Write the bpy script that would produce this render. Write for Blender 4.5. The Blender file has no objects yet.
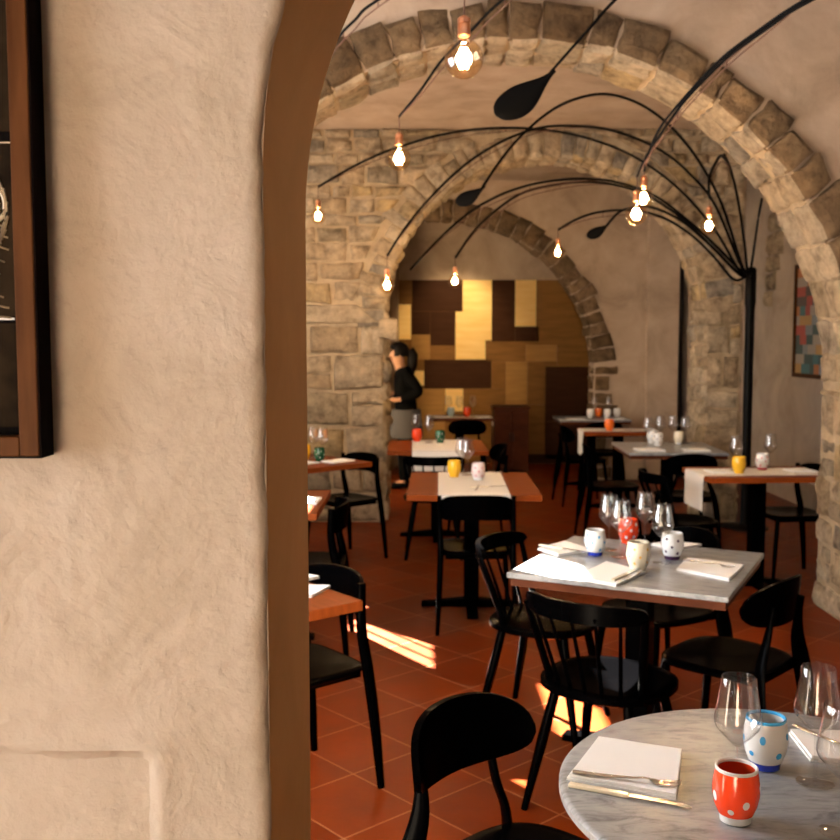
import bpy, bmesh, math, random
from mathutils import Vector, Matrix, noise
random.seed(7)
SC = bpy.context.scene
COL = SC.collection
PI = math.pi

# ------------------------------------------------------------------ materials
def nt(name):
    m = bpy.data.materials.new(name); m.use_nodes = True
    t = m.node_tree; b = t.nodes['Principled BSDF']
    return m, t, b
def N(t, kind, **kw):
    n = t.nodes.new(kind)
    for k, v in kw.items():
        if k in n.inputs: n.inputs[k].default_value = v
        else: setattr(n, k, v)
    return n
def lnk(t, a, b): t.links.new(a, b)
def rgb(c): return (c[0], c[1], c[2], 1)
def coords(t, scale=1, stretch=(1, 1, 1)):
    tc = N(t, 'ShaderNodeTexCoord'); mp = N(t, 'ShaderNodeMapping')
    mp.inputs['Scale'].default_value = tuple(scale*s for s in stretch)
    lnk(t, tc.outputs['Object'], mp.inputs['Vector']); return mp.outputs['Vector']
def ramp(t, fac, stops):
    r = N(t, 'ShaderNodeValToRGB'); e = r.color_ramp.elements
    while len(e) < len(stops): e.new(0.5)
    for i, (p, c) in enumerate(stops): e[i].position = p; e[i].color = rgb(c)
    lnk(t, fac, r.inputs['Fac']); return r.outputs['Color']
def mat(name, c, rough=.5, metal=0, c2=None, scale=8, detail=4, bump=0, bscale=60, stretch=(1, 1, 1), spec=.5, coat=0, ior=1.5):
    m, t, b = nt(name)
    b.inputs['Base Color'].default_value = rgb(c); b.inputs['Roughness'].default_value = rough
    b.inputs['Metallic'].default_value = metal; b.inputs['Specular IOR Level'].default_value = spec
    b.inputs['Coat Weight'].default_value = coat; b.inputs['IOR'].default_value = ior
    if c2 or bump: v = coords(t, 1, stretch)
    if c2:
        n = N(t, 'ShaderNodeTexNoise', Scale=scale, Detail=detail); lnk(t, v, n.inputs['Vector'])
        lnk(t, ramp(t, n.outputs['Fac'], [(.3, c), (.7, c2)]), b.inputs['Base Color'])
    if bump:
        n = N(t, 'ShaderNodeTexNoise', Scale=bscale, Detail=5); lnk(t, v, n.inputs['Vector'])
        bp = N(t, 'ShaderNodeBump', Strength=bump, Distance=.01)
        lnk(t, n.outputs['Fac'], bp.inputs['Height']); lnk(t, bp.outputs['Normal'], b.inputs['Normal'])
    return m
def thin_glass(name, tint=(1, 1, 1), ior=1.45, rough=.01):
    m, t, b = nt(name); t.nodes.remove(b)
    out = t.nodes['Material Output']
    tr = N(t, 'ShaderNodeBsdfTransparent'); tr.inputs['Color'].default_value = rgb(tint)
    gl = N(t, 'ShaderNodeBsdfGlossy', Roughness=rough)
    lw = N(t, 'ShaderNodeLayerWeight', Blend=.5); pw = N(t, 'ShaderNodeMath', operation='POWER'); pw.inputs[1].default_value = 4.0
    lnk(t, lw.outputs['Facing'], pw.inputs[0]); mr = N(t, 'ShaderNodeMapRange'); mr.inputs['To Min'].default_value = .09; mr.inputs['To Max'].default_value = .9
    lnk(t, pw.outputs[0], mr.inputs['Value']); mx = N(t, 'ShaderNodeMixShader')
    lnk(t, mr.outputs[0], mx.inputs['Fac']); lnk(t, tr.outputs[0], mx.inputs[1]); lnk(t, gl.outputs[0], mx.inputs[2])
    lnk(t, mx.outputs[0], out.inputs['Surface']); return m
def plaster(name, c, c2, c3=None, bump=.35, scale=3.0, fine=70):
    m, t, b = nt(name); b.inputs['Roughness'].default_value = .9; b.inputs['Specular IOR Level'].default_value = .2
    v = coords(t)
    n1 = N(t, 'ShaderNodeTexNoise', Scale=scale, Detail=8, Roughness=.62, Distortion=.6); lnk(t, v, n1.inputs['Vector'])
    stops = [(.3, c), (.68, c2)] if not c3 else [(.25, c), (.5, c2), (.75, c3)]
    lnk(t, ramp(t, n1.outputs['Fac'], stops), b.inputs['Base Color'])
    n2 = N(t, 'ShaderNodeTexNoise', Scale=fine, Detail=6, Roughness=.6); lnk(t, v, n2.inputs['Vector'])
    n3 = N(t, 'ShaderNodeTexNoise', Scale=fine*.2, Detail=6, Distortion=1.2); lnk(t, v, n3.inputs['Vector'])
    ad = N(t, 'ShaderNodeMath', operation='MULTIPLY_ADD'); lnk(t, n3.outputs['Fac'], ad.inputs[0]); ad.inputs[1].default_value = 2.0
    lnk(t, n2.outputs['Fac'], ad.inputs[2])
    bp = N(t, 'ShaderNodeBump', Strength=bump, Distance=.006); lnk(t, ad.outputs[0], bp.inputs['Height'])
    lnk(t, bp.outputs['Normal'], b.inputs['Normal']); return m
def stone_mat(name, cols, bump=1.0):
    m, t, b = nt(name); b.inputs['Roughness'].default_value = .92; b.inputs['Specular IOR Level'].default_value = .15
    v = coords(t)
    at = N(t, 'ShaderNodeAttribute', attribute_name='tone')
    base = ramp(t, at.outputs['Fac'], [(i/(len(cols)-1), c) for i, c in enumerate(cols)])
    n1 = N(t, 'ShaderNodeTexNoise', Scale=9, Detail=9, Roughness=.7); lnk(t, v, n1.inputs['Vector'])
    g = ramp(t, n1.outputs['Fac'], [(.33, (.30, .27, .24)), (.52, (.95, .93, .9)), (.70, (1.35, 1.32, 1.25))])
    mx = N(t, 'ShaderNodeMix', data_type='RGBA', blend_type='MULTIPLY'); mx.inputs['Factor'].default_value = .85
    lnk(t, base, mx.inputs['A']); lnk(t, g, mx.inputs['B']); lnk(t, mx.outputs['Result'], b.inputs['Base Color'])
    n2 = N(t, 'ShaderNodeTexNoise', Scale=15, Detail=10, Roughness=.75); lnk(t, v, n2.inputs['Vector'])
    bp = N(t, 'ShaderNodeBump', Strength=bump, Distance=.06); lnk(t, n2.outputs['Fac'], bp.inputs['Height'])
    lnk(t, bp.outputs['Normal'], b.inputs['Normal']); return m
def tiles():
    m, t, b = nt('terracotta_tiles')
    tc = N(t, 'ShaderNodeTexCoord'); mp = N(t, 'ShaderNodeMapping')
    mp.inputs['Rotation'].default_value = (0, 0, math.radians(47.96)); mp.inputs['Location'].default_value = (.314, .039, 0)
    lnk(t, tc.outputs['Object'], mp.inputs['Vector'])
    br = N(t, 'ShaderNodeTexBrick', offset=0.0, squash=1.0); lnk(t, mp.outputs[0], br.inputs['Vector'])
    br.inputs['Scale'].default_value = 1; br.inputs['Brick Width'].default_value = .36; br.inputs['Row Height'].default_value = .323
    br.inputs['Mortar Size'].default_value = .0035; br.inputs['Mortar Smooth'].default_value = .3
    br.inputs['Color1'].default_value = rgb((.100, .0135, .0018)); br.inputs['Color2'].default_value = rgb((.148, .023, .003))
    br.inputs['Mortar'].default_value = rgb((.26, .11, .05))
    n = N(t, 'ShaderNodeTexNoise', Scale=3.5, Detail=7, Roughness=.65); lnk(t, tc.outputs['Object'], n.inputs['Vector'])
    g = ramp(t, n.outputs['Fac'], [(.3, (.62, .58, .55)), (.7, (1.15, 1.1, 1.05))])
    mx = N(t, 'ShaderNodeMix', data_type='RGBA', blend_type='MULTIPLY'); mx.inputs['Factor'].default_value = .8
    lnk(t, br.outputs['Color'], mx.inputs['A']); lnk(t, g, mx.inputs['B']); lnk(t, mx.outputs['Result'], b.inputs['Base Color'])
    rr = N(t, 'ShaderNodeMapRange'); rr.inputs['To Min'].default_value = .3; rr.inputs['To Max'].default_value = .5
    lnk(t, n.outputs['Fac'], rr.inputs['Value']); lnk(t, rr.outputs[0], b.inputs['Roughness'])
    b.inputs['Specular IOR Level'].default_value = .07
    inv = N(t, 'ShaderNodeMath', operation='MULTIPLY_ADD'); lnk(t, br.outputs['Fac'], inv.inputs[0]); inv.inputs[1].default_value = -1.0
    lnk(t, n.outputs['Fac'], inv.inputs[2])
    bp = N(t, 'ShaderNodeBump', Strength=.35, Distance=.004); lnk(t, inv.outputs[0], bp.inputs['Height'])
    lnk(t, bp.outputs['Normal'], b.inputs['Normal']); return m
def marble():
    m, t, b = nt('grey_marble'); b.inputs['Roughness'].default_value = .28; b.inputs['Specular IOR Level'].default_value = .4
    v = coords(t)
    n0 = N(t, 'ShaderNodeTexNoise', Scale=4, Detail=6, Roughness=.6, Distortion=.5); lnk(t, v, n0.inputs['Vector'])
    mpv = N(t, 'ShaderNodeMapping'); mpv.inputs['Scale'].default_value = (7, 20, 7); mpv.inputs['Rotation'].default_value = (0, 0, .5)
    lnk(t, v, mpv.inputs['Vector'])
    n1 = N(t, 'ShaderNodeTexNoise', Scale=1.6, Detail=9, Roughness=.7, Distortion=.8); lnk(t, mpv.outputs[0], n1.inputs['Vector'])
    base = ramp(t, n0.outputs['Fac'], [(.3, (.20, .215, .235)), (.7, (.32, .335, .35))])
    ve = ramp(t, n1.outputs['Fac'], [(.34, (.30, .31, .33)), (.50, (.90, .91, .92)), (.68, (1.15, 1.15, 1.15))])
    mx = N(t, 'ShaderNodeMix', data_type='RGBA', blend_type='MULTIPLY'); mx.inputs['Factor'].default_value = .9
    lnk(t, base, mx.inputs['A']); lnk(t, ve, mx.inputs['B']); lnk(t, mx.outputs['Result'], b.inputs['Base Color']); return m
def emis(name, c, s):
    m, t, b = nt(name); b.inputs['Base Color'].default_value = rgb(c)
    b.inputs['Emission Color'].default_value = rgb(c); b.inputs['Emission Strength'].default_value = s; return m

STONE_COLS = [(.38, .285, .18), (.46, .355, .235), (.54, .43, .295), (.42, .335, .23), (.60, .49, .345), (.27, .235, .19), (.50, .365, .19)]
M = dict(
    floor=tiles(), marble=marble(),
    front=plaster('beige_trowelled_plaster', (.31, .26, .212), (.44, .378, .315), (.50, .437, .372), .5, 6, 48),
    reveal=plaster('shaded_reveal_plaster', (.40, .225, .090), (.48, .275, .115), None, .12, 4, 50),  # wall plaster browned, the jamb's shade put into its colour
    vault=plaster('mauve_beige_plaster', (.23, .165, .115), (.38, .285, .21), (.47, .365, .275), .4, 2.2, 22),
    wall=plaster('worn_beige_plaster', (.28, .215, .155), (.42, .34, .26), (.52, .42, .325), .4, 2.0, 20),
    stone=stone_mat('limestone_rubble', STONE_COLS),
    arch=stone_mat('shaded_limestone_voussoirs', [(.115, .073, .038), (.18, .118, .064), (.23, .158, .092), (.15, .102, .058), (.20, .135, .08)]),  # shade on the first arch's front put into a darker stone colour
    mortar=plaster('lime_mortar', (.27, .20, .12), (.42, .32, .205), None, .8, 9, 45),
    black=mat('black_lacquered_wood', (.0003, .0003, .0004), .24, spec=.5, ior=1.055),
    blacksteel=mat('black_steel', (.0015, .0014, .0014), .4, spec=.5, ior=1.13),
    wood=mat('orange_brown_wood', (.13, .028, .006), .42, spec=.5, ior=1.1, c2=(.18, .040, .008), scale=4, stretch=(1.5, 14, 4), bump=.05),
    darkwood=mat('dark_red_wood', (.05, .014, .006), .5, spec=.5, ior=1.15, c2=(.085, .024, .010), scale=4, stretch=(1.5, 14, 4)),
    framewood=mat('walnut_frame_wood', (.040, .015, .005), .5, ior=1.12, c2=(.075, .029, .010), scale=5, stretch=(12, 12, 1.5)),
    linen=mat('white_linen', (.90, .895, .88), .9, bump=.15, bscale=350),
    runner=mat('cream_linen_runner', (.70, .66, .60), .92, bump=.15, bscale=300),
    steel=mat('brushed_steel', (.60, .61, .62), .25, metal=1),
    copper=mat('copper_socket', (.72, .33, .17), .3, metal=1),
    glass=thin_glass('clear_glass'), bulbglass=thin_glass('amber_glow_glass', (1, .88, .70), 1.35),  # bulb glow painted into the glass as an amber tint
    filament=emis('glowing_filament', (1.0, .62, .28), 240),
    cord=mat('brown_cable', (.10, .04, .02), .6),
    white=mat('white_ceramic', (.85, .84, .82), .15), cream=mat('cream_ceramic', (.82, .74, .58), .15),
    red=mat('orange_red_glaze', (.75, .055, .012), .15), yellow=mat('yellow_glaze', (.85, .48, .03), .15),
    orange=mat('orange_glaze', (.85, .17, .02), .15), green=mat('dark_green_glaze', (.01, .07, .03), .12),
    bluefoot=mat('cobalt_blue_glaze', (.015, .03, .30), .12), bluedot=mat('sky_blue_glaze', (.04, .30, .62), .15),
    darkdot=mat('dark_purple_glaze', (.05, .015, .05), .2), pinkdot=mat('pink_red_glaze', (.60, .10, .12), .2),
    paleblue=mat('pale_blue_glaze', (.45, .60, .68), .15), pink=mat('pinkish_white_ceramic', (.80, .66, .64), .15),
    skin=mat('skin', (.48, .25, .15), .6), hair=mat('black_hair', (.004, .003, .003), .6, bump=.3, bscale=90, ior=1.2),
    cloth=mat('black_cloth', (.003, .003, .003), .95, ior=1.1), skirt=mat('grey_cloth', (.055, .051, .052), .95),
    gold=mat('bright_brass_sheet', (.88, .58, .20), .42, metal=.12, ior=1.2, c2=(.95, .68, .28), scale=3, stretch=(1, 1, 6)),
    bronze=mat('bronze_sheet', (.13, .060, .014), .42, metal=.12, ior=1.2, c2=(.19, .09, .022), scale=3, stretch=(1, 1, 6)),
    bronzelt=mat('light_bronze_sheet', (.24, .125, .034), .42, metal=.12, ior=1.2, c2=(.31, .165, .048), scale=3, stretch=(1, 1, 6)),
    darkcop=mat('dark_oxidised_copper', (.030, .010, .003), .5, ior=1.15, c2=(.040, .015, .006), scale=3, stretch=(1, 1, 6)),
    printdark=mat('dark_photo_print', (.004, .003, .0025), .8, c2=(.022, .015, .009), scale=22, detail=8, ior=1.06),
    printsk=mat('photo_print_midtone', (.05, .036, .02), .35, c2=(.22, .165, .10), scale=30, detail=8),
    printlt=mat('photo_print_highlight', (.50, .42, .30), .35), matblack=mat('black_mount', (.003, .0025, .0025), .7, ior=1.06),
    openingdark=mat('door_opening_dark', (.006, .005, .005), .6),
)

# ------------------------------------------------------------------ mesh builder
class MB:
    def __init__(s): s.v = []; s.f = []; s.m = []; s.t = []; s.cur = 0; s.tone = .5
    def add(s, vs, fs):
        o = len(s.v); s.v += [tuple(p) for p in vs]
        for f in fs: s.f.append(tuple(i+o for i in f)); s.m.append(s.cur); s.t.append(s.tone)
        return s
    def box(s, lo, hi, rot=None, at=None):
        x0, y0, z0 = lo; x1, y1, z1 = hi
        vs = [(x, y, z) for z in (z0, z1) for y in (y0, y1) for x in (x0, x1)]
        if rot is not None:
            R = Matrix.Rotation(rot, 3, 'Z'); vs = [R @ Vector(p) for p in vs]
        if at: vs = [Vector(p)+Vector(at) for p in vs]
        return s.add(vs, [(0, 2, 3, 1), (4, 5, 7, 6), (0, 1, 5, 4), (2, 6, 7, 3), (0, 4, 6, 2), (1, 3, 7, 5)])
    def lathe(s, prof, n=32, c=(0, 0, 0), cap0=True, cap1=True):
        vs = []; k = len(prof)
        for r, z in prof:
            for i in range(n):
                a = 2*PI*i/n; vs.append((c[0]+r*math.cos(a), c[1]+r*math.sin(a), c[2]+z))
        fs = [(j*n+i, j*n+(i+1) % n, (j+1)*n+(i+1) % n, (j+1)*n+i) for j in range(k-1) for i in range(n)]
        if cap0: fs.append(tuple(reversed(range(n))))
        if cap1: fs.append(tuple((k-1)*n+i for i in range(n)))
        return s.add(vs, fs)
    def tube(s, pts, rad, n=10, flat=None, up=(0, 0, 1), caps=True):
        pts = [Vector(p) for p in pts]; k = len(pts); rr = rad if hasattr(rad, '__len__') else [rad]*k
        vs = []; up = Vector(up)
        for j in range(k):
            d = (pts[min(j+1, k-1)]-pts[max(j-1, 0)]).normalized()
            u = up if abs(d.dot(up)) < .98 else Vector((1, 0, 0))
            a = d.cross(u).normalized(); b = a.cross(d).normalized()
            fl = flat[j] if (flat and hasattr(flat, '__len__')) else (flat or 1)
            for i in range(n):
                t = 2*PI*i/n; vs.append(pts[j]+a*(rr[j]*math.cos(t))+b*(rr[j]*fl*math.sin(t)))
        fs = [(j*n+i, j*n+(i+1) % n, (j+1)*n+(i+1) % n, (j+1)*n+i) for j in range(k-1) for i in range(n)]
        if caps: fs += [tuple(reversed(range(n))), tuple((k-1)*n+i for i in range(n))]
        return s.add(vs, fs)
    def sheet(s, fn, nu, nv, thick=0):
        """fn(a,b)->(point, normal) grid; closed with a back side if thick."""
        G = [[fn(i/nu, j/nv) for j in range(nv+1)] for i in range(nu+1)]
        W = nv+1
        vs = [Vector(G[i][j][0]) for i in range(nu+1) for j in range(W)]
        fs = [(i*W+j, (i+1)*W+j, (i+1)*W+j+1, i*W+j+1) for i in range(nu) for j in range(nv)]
        if thick:
            o = len(vs)
            vs += [Vector(G[i][j][0])-Vector(G[i][j][1])*thick for i in range(nu+1) for j in range(W)]
            fs += [tuple(reversed([q+o for q in f])) for f in fs]
            edge = [i*W for i in range(nu+1)]+[nu*W+j for j in range(1, W)]+[i*W+nv for i in range(nu-1, -1, -1)]+[j for j in range(nv-1, 0, -1)]
            for q in range(len(edge)):
                a, b = edge[q], edge[(q+1) % len(edge)]; fs.append((b, a, a+o, b+o))
        return s.add(vs, fs)
    def build(s, name, mats, parent=None, smooth=True, loc=None, rotz=0, bevel=0, merge=0, angle=40, fixn=True):
        me = bpy.data.meshes.new(name); me.from_pydata(s.v, [], s.f)
        mats = mats if isinstance(mats, (list, tuple)) else [mats]
        for m in mats: me.materials.append(m)
        me.polygons.foreach_set('material_index', s.m)
        if len(set(s.t)) > 1:
            a = me.attributes.new('tone', 'FLOAT', 'FACE'); a.data.foreach_set('value', s.t)
        if merge or fixn:
            bm = bmesh.new(); bm.from_mesh(me)
            if merge: bmesh.ops.remove_doubles(bm, verts=bm.verts, dist=merge)
            if fixn: bmesh.ops.recalc_face_normals(bm, faces=bm.faces)
            bm.to_mesh(me); bm.free()
        if smooth:
            me.shade_smooth()
            me.set_sharp_from_angle(angle=math.radians(angle))
        o = bpy.data.objects.new(name, me); COL.objects.link(o)
        if parent: o.parent = parent
        if loc: o.location = loc
        o.rotation_euler.z = rotz
        if bevel:
            b = o.modifiers.new('bevel', 'BEVEL'); b.width = bevel; b.segments = 3; b.limit_method = 'ANGLE'; b.angle_limit = math.radians(35)
            b.harden_normals = False
        return o
def tag(o, label=None, cat=None, group=None, kind=None):
    if label: o['label'] = label
    if cat: o['category'] = cat
    if group: o['group'] = group
    if kind: o['kind'] = kind
    return o
def empty(name, loc, rotz=0, label=None, cat=None, group=None):
    o = bpy.data.objects.new(name, None); COL.objects.link(o); o.location = loc; o.rotation_euler.z = rotz
    o.empty_display_size = .1
    return tag(o, label, cat, group)
def dup(root, loc, rotz, label, group=None):
    r = root.copy(); COL.objects.link(r); r.location = loc; r.rotation_euler.z = rotz
    tag(r, label, None, group)
    for ch in list(root.children):
        c = ch.copy(); COL.objects.link(c); c.parent = r
        for g in ch.children:
            d = g.copy(); COL.objects.link(d); d.parent = c
    return r
def struct(o): o['kind'] = 'structure'; return o
def spline(P, n=8):
    P = [Vector(p) for p in P]; out = []
    for i in range(len(P)-1):
        a = P[max(i-1, 0)]; b = P[i]; c = P[i+1]; d = P[min(i+2, len(P)-1)]
        for k in range(n):
            t = k/n; out.append(.5*((2*b)+(c-a)*t+(2*a-5*b+4*c-d)*t*t+(3*b-a-3*c+d)*t**3))
    out.append(P[-1]); return out

# ------------------------------------------------------------------ the shell
XL, XR = -2.3, 3.7
b = MB(); b.box((-3.2, -3.2, -.1), (4.2, 13.4, 0)); struct(b.build('floor', M['floor'], smooth=False))

def arch_shell(name, x0, x1, z1, y0, y1, cx, zc, R, mats, jamb=None, seg=64, rfun=None):
    """A wall from y0 (front) to y1 with a round-headed opening; material 0 faces, 1 reveal."""
    m = MB()
    R0 = R
    def arc(i):
        a = PI*(1-i/seg); r = R0
        return cx+r*math.cos(a), zc+r*math.sin(a)
    pts = [(cx-R0, 0)]+[arc(i) for i in range(seg+1)]+[(cx+R0, 0)]
    for y in (y0, y1):
        m.cur = 0
        vs = []; fs = []
        for (x, z) in pts: vs += [(x, y, z), (x, y, z1)]
        n = len(pts)
        for i in range(1, n-2): fs.append((2*i, 2*i+2, 2*i+3, 2*i+1))
        m.add(vs, fs)
        m.add([(x0, y, 0), (cx-R0, y, 0), (cx-R0, y, z1), (x0, y, z1)], [(0, 1, 2, 3)])
        m.add([(cx+R0, y, 0), (x1, y, 0), (x1, y, z1), (cx+R0, y, z1)], [(0, 1, 2, 3)])
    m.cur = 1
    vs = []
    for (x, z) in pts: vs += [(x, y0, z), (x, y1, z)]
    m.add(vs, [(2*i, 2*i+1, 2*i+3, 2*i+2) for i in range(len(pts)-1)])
    m.cur = 0
    m.add([(x0, y0, 0), (x0, y1, 0), (x0, y1, z1), (x0, y0, z1)], [(0, 1, 2, 3)])
    m.add([(x1, y0, 0), (x1, y1, 0), (x1, y1, z1), (x1, y0, z1)], [(0, 1, 2, 3)])
    m.add([(x0, y0, z1), (x1, y0, z1), (x1, y1, z1), (x0, y1, z1)], [(0, 1, 2, 3)])
    return m

# --- stones laid on a surface: grid patch with a pillowed, rough face
def stone(m, q, fn, h, tone, seed, nx=8, ny=6, rough=.019):
    m.tone = tone
    ox = Vector((seed*3.17, seed*1.31, seed*.77))
    vs = []
    for i in range(nx+1):
        for j in range(ny+1):
            a = (0, .06, *[.06+.88*(k-1)/(nx-2) for k in range(2, nx-1)], .94, 1)[i]; c = (0, .08, *[.08+.84*(k-1)/(ny-2) for k in range(2, ny-1)], .92, 1)[j]
            s = (q[0][0]*(1-a)+q[1][0]*a)*(1-c)+(q[3][0]*(1-a)+q[2][0]*a)*c
            t = (q[0][1]*(1-a)+q[1][1]*a)*(1-c)+(q[3][1]*(1-a)+q[2][1]*a)*c
            edge = i in (0, nx) or j in (0, ny)
            nz = noise.noise(Vector((s*7, t*7, seed))+ox)+.7*noise.noise(Vector((s*19, t*19, seed))+ox)
            if edge: hh = -.02
            else:
                hh = h*(.62 if (i in (1, nx-1) or j in (1, ny-1)) else 1.0)+nz*rough*1.6
            jit = .012
            js = noise.noise(Vector((s*11, t*11, 3.3))+ox)*jit; jt = noise.noise(Vector((s*11, t*11, 9.1))+ox)*jit
            vs.append(fn(s+js, t+jt, hh))
    W = ny+1
    m.add(vs, [(i*W+j, (i+1)*W+j, (i+1)*W+j+1, i*W+j+1) for i in range(nx) for j in range(ny)])
def squeeze(a, k=.15):
    return a
def course(m, fn, s0f, s1f, t0, t1, wmin, wmax, h, rnd, gap=.006):
    """One course of stones between boundary functions s0f(t), s1f(t)."""
    sb0, sb1, st0, st1 = s0f(t0), s1f(t0), s0f(t1), s1f(t1)
    lo, hi = max(sb0, st0), min(sb1, st1)
    if max(sb1-sb0, st1-st0) < .05: return
    if hi-lo < wmin*.8: cuts = [None, None]
    else:
        inner = []; p = lo+rnd.uniform(wmin, wmax)*(.6 if abs(sb0-st0) > .02 else 1)
        while p < hi-wmin*(.4 if abs(sb1-st1) > .02 else .75):
            inner.append(p); p += rnd.uniform(wmin, wmax)
        cuts = [None]+inner+[None]
    for n_, (a, c) in enumerate(zip(cuts[:-1], cuts[1:])):
        j = lambda: rnd.uniform(-.014, .016)
        k0, k1 = rnd.uniform(-.008, .008), rnd.uniform(-.008, .008)
        xa0, xa1 = (sb0, st0) if n_ == 0 else (a+k0, a-k0)
        xc0, xc1 = (sb1, st1) if n_ == len(cuts)-2 else (c+k1, c-k1)
        L = 1; a_, c_ = xa0, xc0
        q = [(xa0+gap, t0+gap+j()), (max(xa0+gap+.01, xc0-gap), t0+gap+j()), (max(xa1+gap+.01, xc1-gap), t1-gap+j()), (xa1+gap, t1-gap+j())]
        a, c = a_, c_
        if (t1-t0) > .2 and (c-a)*L < .34 and rnd.random() < .3:      # split into two flat stones
            k = rnd.uniform(.4, .6)
            ml = (q[0][0]*(1-k)+q[3][0]*k, t0+(t1-t0)*k); mr = (q[1][0]*(1-k)+q[2][0]*k, t0+(t1-t0)*k+j())
            stone(m, [q[0], q[1], (mr[0], mr[1]-gap*.7), (ml[0], ml[1]-gap*.7)], fn, h*rnd.uniform(.6, 1.2), rnd.random(), rnd.random()*90)
            stone(m, [(ml[0], ml[1]+gap*.7), (mr[0], mr[1]+gap*.7), q[2], q[3]], fn, h*rnd.uniform(.6, 1.2), rnd.random(), rnd.random()*90)
        else:
            stone(m, q, fn, h*rnd.uniform(.6, 1.3), rnd.random(), rnd.random()*90)

def arch_ring(m, cx, zc, R, T, y0, y1, a0, a1, wmin, wmax, rnd, ztop=None, soffit=2, hface=.035, hsof=.02, tvar=.05, smat=None, rgh=.014):
    """Voussoirs round an arch: front faces in a ring and the soffit underneath."""
    a = a0; m0 = m.cur
    while a < a1-.01:
        m.cur = m0
        da = rnd.uniform(wmin, wmax)/R
        e = min(a+da, a1)
        if a1-e < wmin*.5/R: e = a1
        g = .002/R
        t = T+rnd.uniform(-tvar, tvar)
        def face(s, r, h): return (cx+(R+r)*math.cos(s), y0-h, zc+(R+r)*math.sin(s))
        tt = t
        if ztop: tt = max(.06, min(t, (ztop-zc)/max(.2, math.sin((a+e)/2))-R))
        tone = rnd.random(); sd = rnd.random()*90
        stone(m, [(a+g, -.006), (e-g, -.006), (e-g, tt+rnd.uniform(-.02, .02)), (a+g, tt+rnd.uniform(-.02, .02))], face, hface*rnd.uniform(.7, 1.3), tone, sd, 7, 8, rgh)
        if soffit:
            if smat is not None: m.cur = smat
            def sof(s, y, h): return (cx+(R-h)*math.cos(s), y, zc+(R-h)*math.sin(s))
            ys = [y0-.015]+sorted(y0+(y1-y0)*(k+rnd.uniform(-.18, .18))/soffit for k in range(1, soffit))+[y1+.01]
            for k in range(len(ys)-1):
                stone(m, [(a+g, ys[k]+(.006 if k else 0)), (e-g, ys[k]+(.006 if k else 0)), (e-g, ys[k+1]-.004), (a+g, ys[k+1]-.004)], sof, hsof*rnd.uniform(.5, 1.3), (tone+rnd.uniform(-.2, .2)) % 1, rnd.random()*90, 7, 7, .014)
        a = e
    m.cur = m0

# foreground wall with its opening (plaster, real trowel relief)
JX, JZ, JR, Y0, Y1 = -.172, 1.78, .72, 1.10, 1.52
def front_wall():
    cx = JX+JR
    m = arch_shell('wall_front', -2.6, 4.0, 3.3, Y0+.012, Y1, cx, JZ, JR, None)
    # keep only the parts behind / beside the modelled face
    # relief face: from x=-1.0 to the jamb, z .5 to 2.5, with a rounded wobbly arris
    m.cur = 0
    nx, nz = 90, 200
    xs0 = -1.0
    def edge(z):
        e = JX if z < JZ else cx-math.sqrt(max(1e-6, JR*JR-(z-JZ)**2))
        return e+.004*noise.noise(Vector((0, 7.7, z*9)))+.003*noise.noise(Vector((3, 1, z*30)))
    def pt(i, j):
        z = .3+2.15*j/nz
        xe = edge(z); a = i/nx
        if a <= .96: x = xs0+(xe-.012-xs0)*(a/.96); y = Y0
        else:
            th = (a-.96)/.04*PI/2; x = xe-.012+.012*math.sin(th); y = Y0+.012*(1-math.cos(th))
        if a <= .96:
            y += -.0035*noise.noise(Vector((x*4, z*3, 1.0)))-.002*noise.noise(Vector((x*13, z*9, 5.0)))-.0012*abs(noise.noise(Vector((x*34+2*z, z*20, 8.0))))
            # shallow recess low on the wall
            w = lambda q, s: 1/(1+math.exp(-q/s))
            d = w(-.305-x+.004*noise.noise(Vector((z*8, 0, 0))), .0025)*w(1.132-z+.005*noise.noise(Vector((x*7, 0, 0)))+.012*(x+.305)*-1*.6, .0025)
            y += .015*d
            # raised ragged lip round the recess
            y -= .004*math.exp(-((z-1.139)/.009)**2)*w(-.29-x, .01)+.004*math.exp(-((x+.296)/.008)**2)*w(1.14-z, .01)
        return (x, y, z)
    W = nz+1
    m.add([pt(i, j) for i in range(nx+1) for j in range(W)], [(i*W+j, (i+1)*W+j, (i+1)*W+j+1, i*W+j+1) for i in range(nx) for j in range(nz)])
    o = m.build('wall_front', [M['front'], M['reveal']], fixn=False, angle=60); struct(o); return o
front_wall()

# front room shell round the camera, with a tall window opening in its left side
def wall_grid(name, plane, c, u0, u1, v0, v1, holes, material, thick=.12):
    """Wall in the plane x=c or y=c, with rectangular holes (u0,v0,u1,v1)."""
    us = sorted({u0, u1, *[h[0] for h in holes], *[h[2] for h in holes]}); vs_ = sorted({v0, v1, *[h[1] for h in holes], *[h[3] for h in holes]})
    m = MB()
    for a, a2 in zip(us[:-1], us[1:]):
        for d, d2 in zip(vs_[:-1], vs_[1:]):
            ca, cd = (a+a2)/2, (d+d2)/2
            if any(h[0] < ca < h[2] and h[1] < cd < h[3] for h in holes): continue
            if plane == 'x': m.box((min(c, c+thick), a, d), (max(c, c+thick), a2, d2))
            else: m.box((a, min(c, c+thick), d), (a2, max(c, c+thick), d2))
    return struct(m.build(name, material, smooth=False, fixn=False))
wall_grid('wall_lobby_left', 'x', -2.6, -2.6, 1.1, 0, 3.3, [(-1.6, .9, .3, 2.6)], M['wall'], -.12)
wall_grid('wall_lobby_right', 'x', 3.9, -2.6, 1.1, 0, 3.3, [], M['wall'])
wall_grid('wall_lobby_back', 'y', -2.6, -2.6, 3.9, 0, 3.3, [], M['wall'], -.12)
b = MB(); b.box((-2.75, -2.75, 3.3), (4.05, 1.6, 3.4)); struct(b.build('ceiling_lobby', M['vault'], smooth=False))

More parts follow.
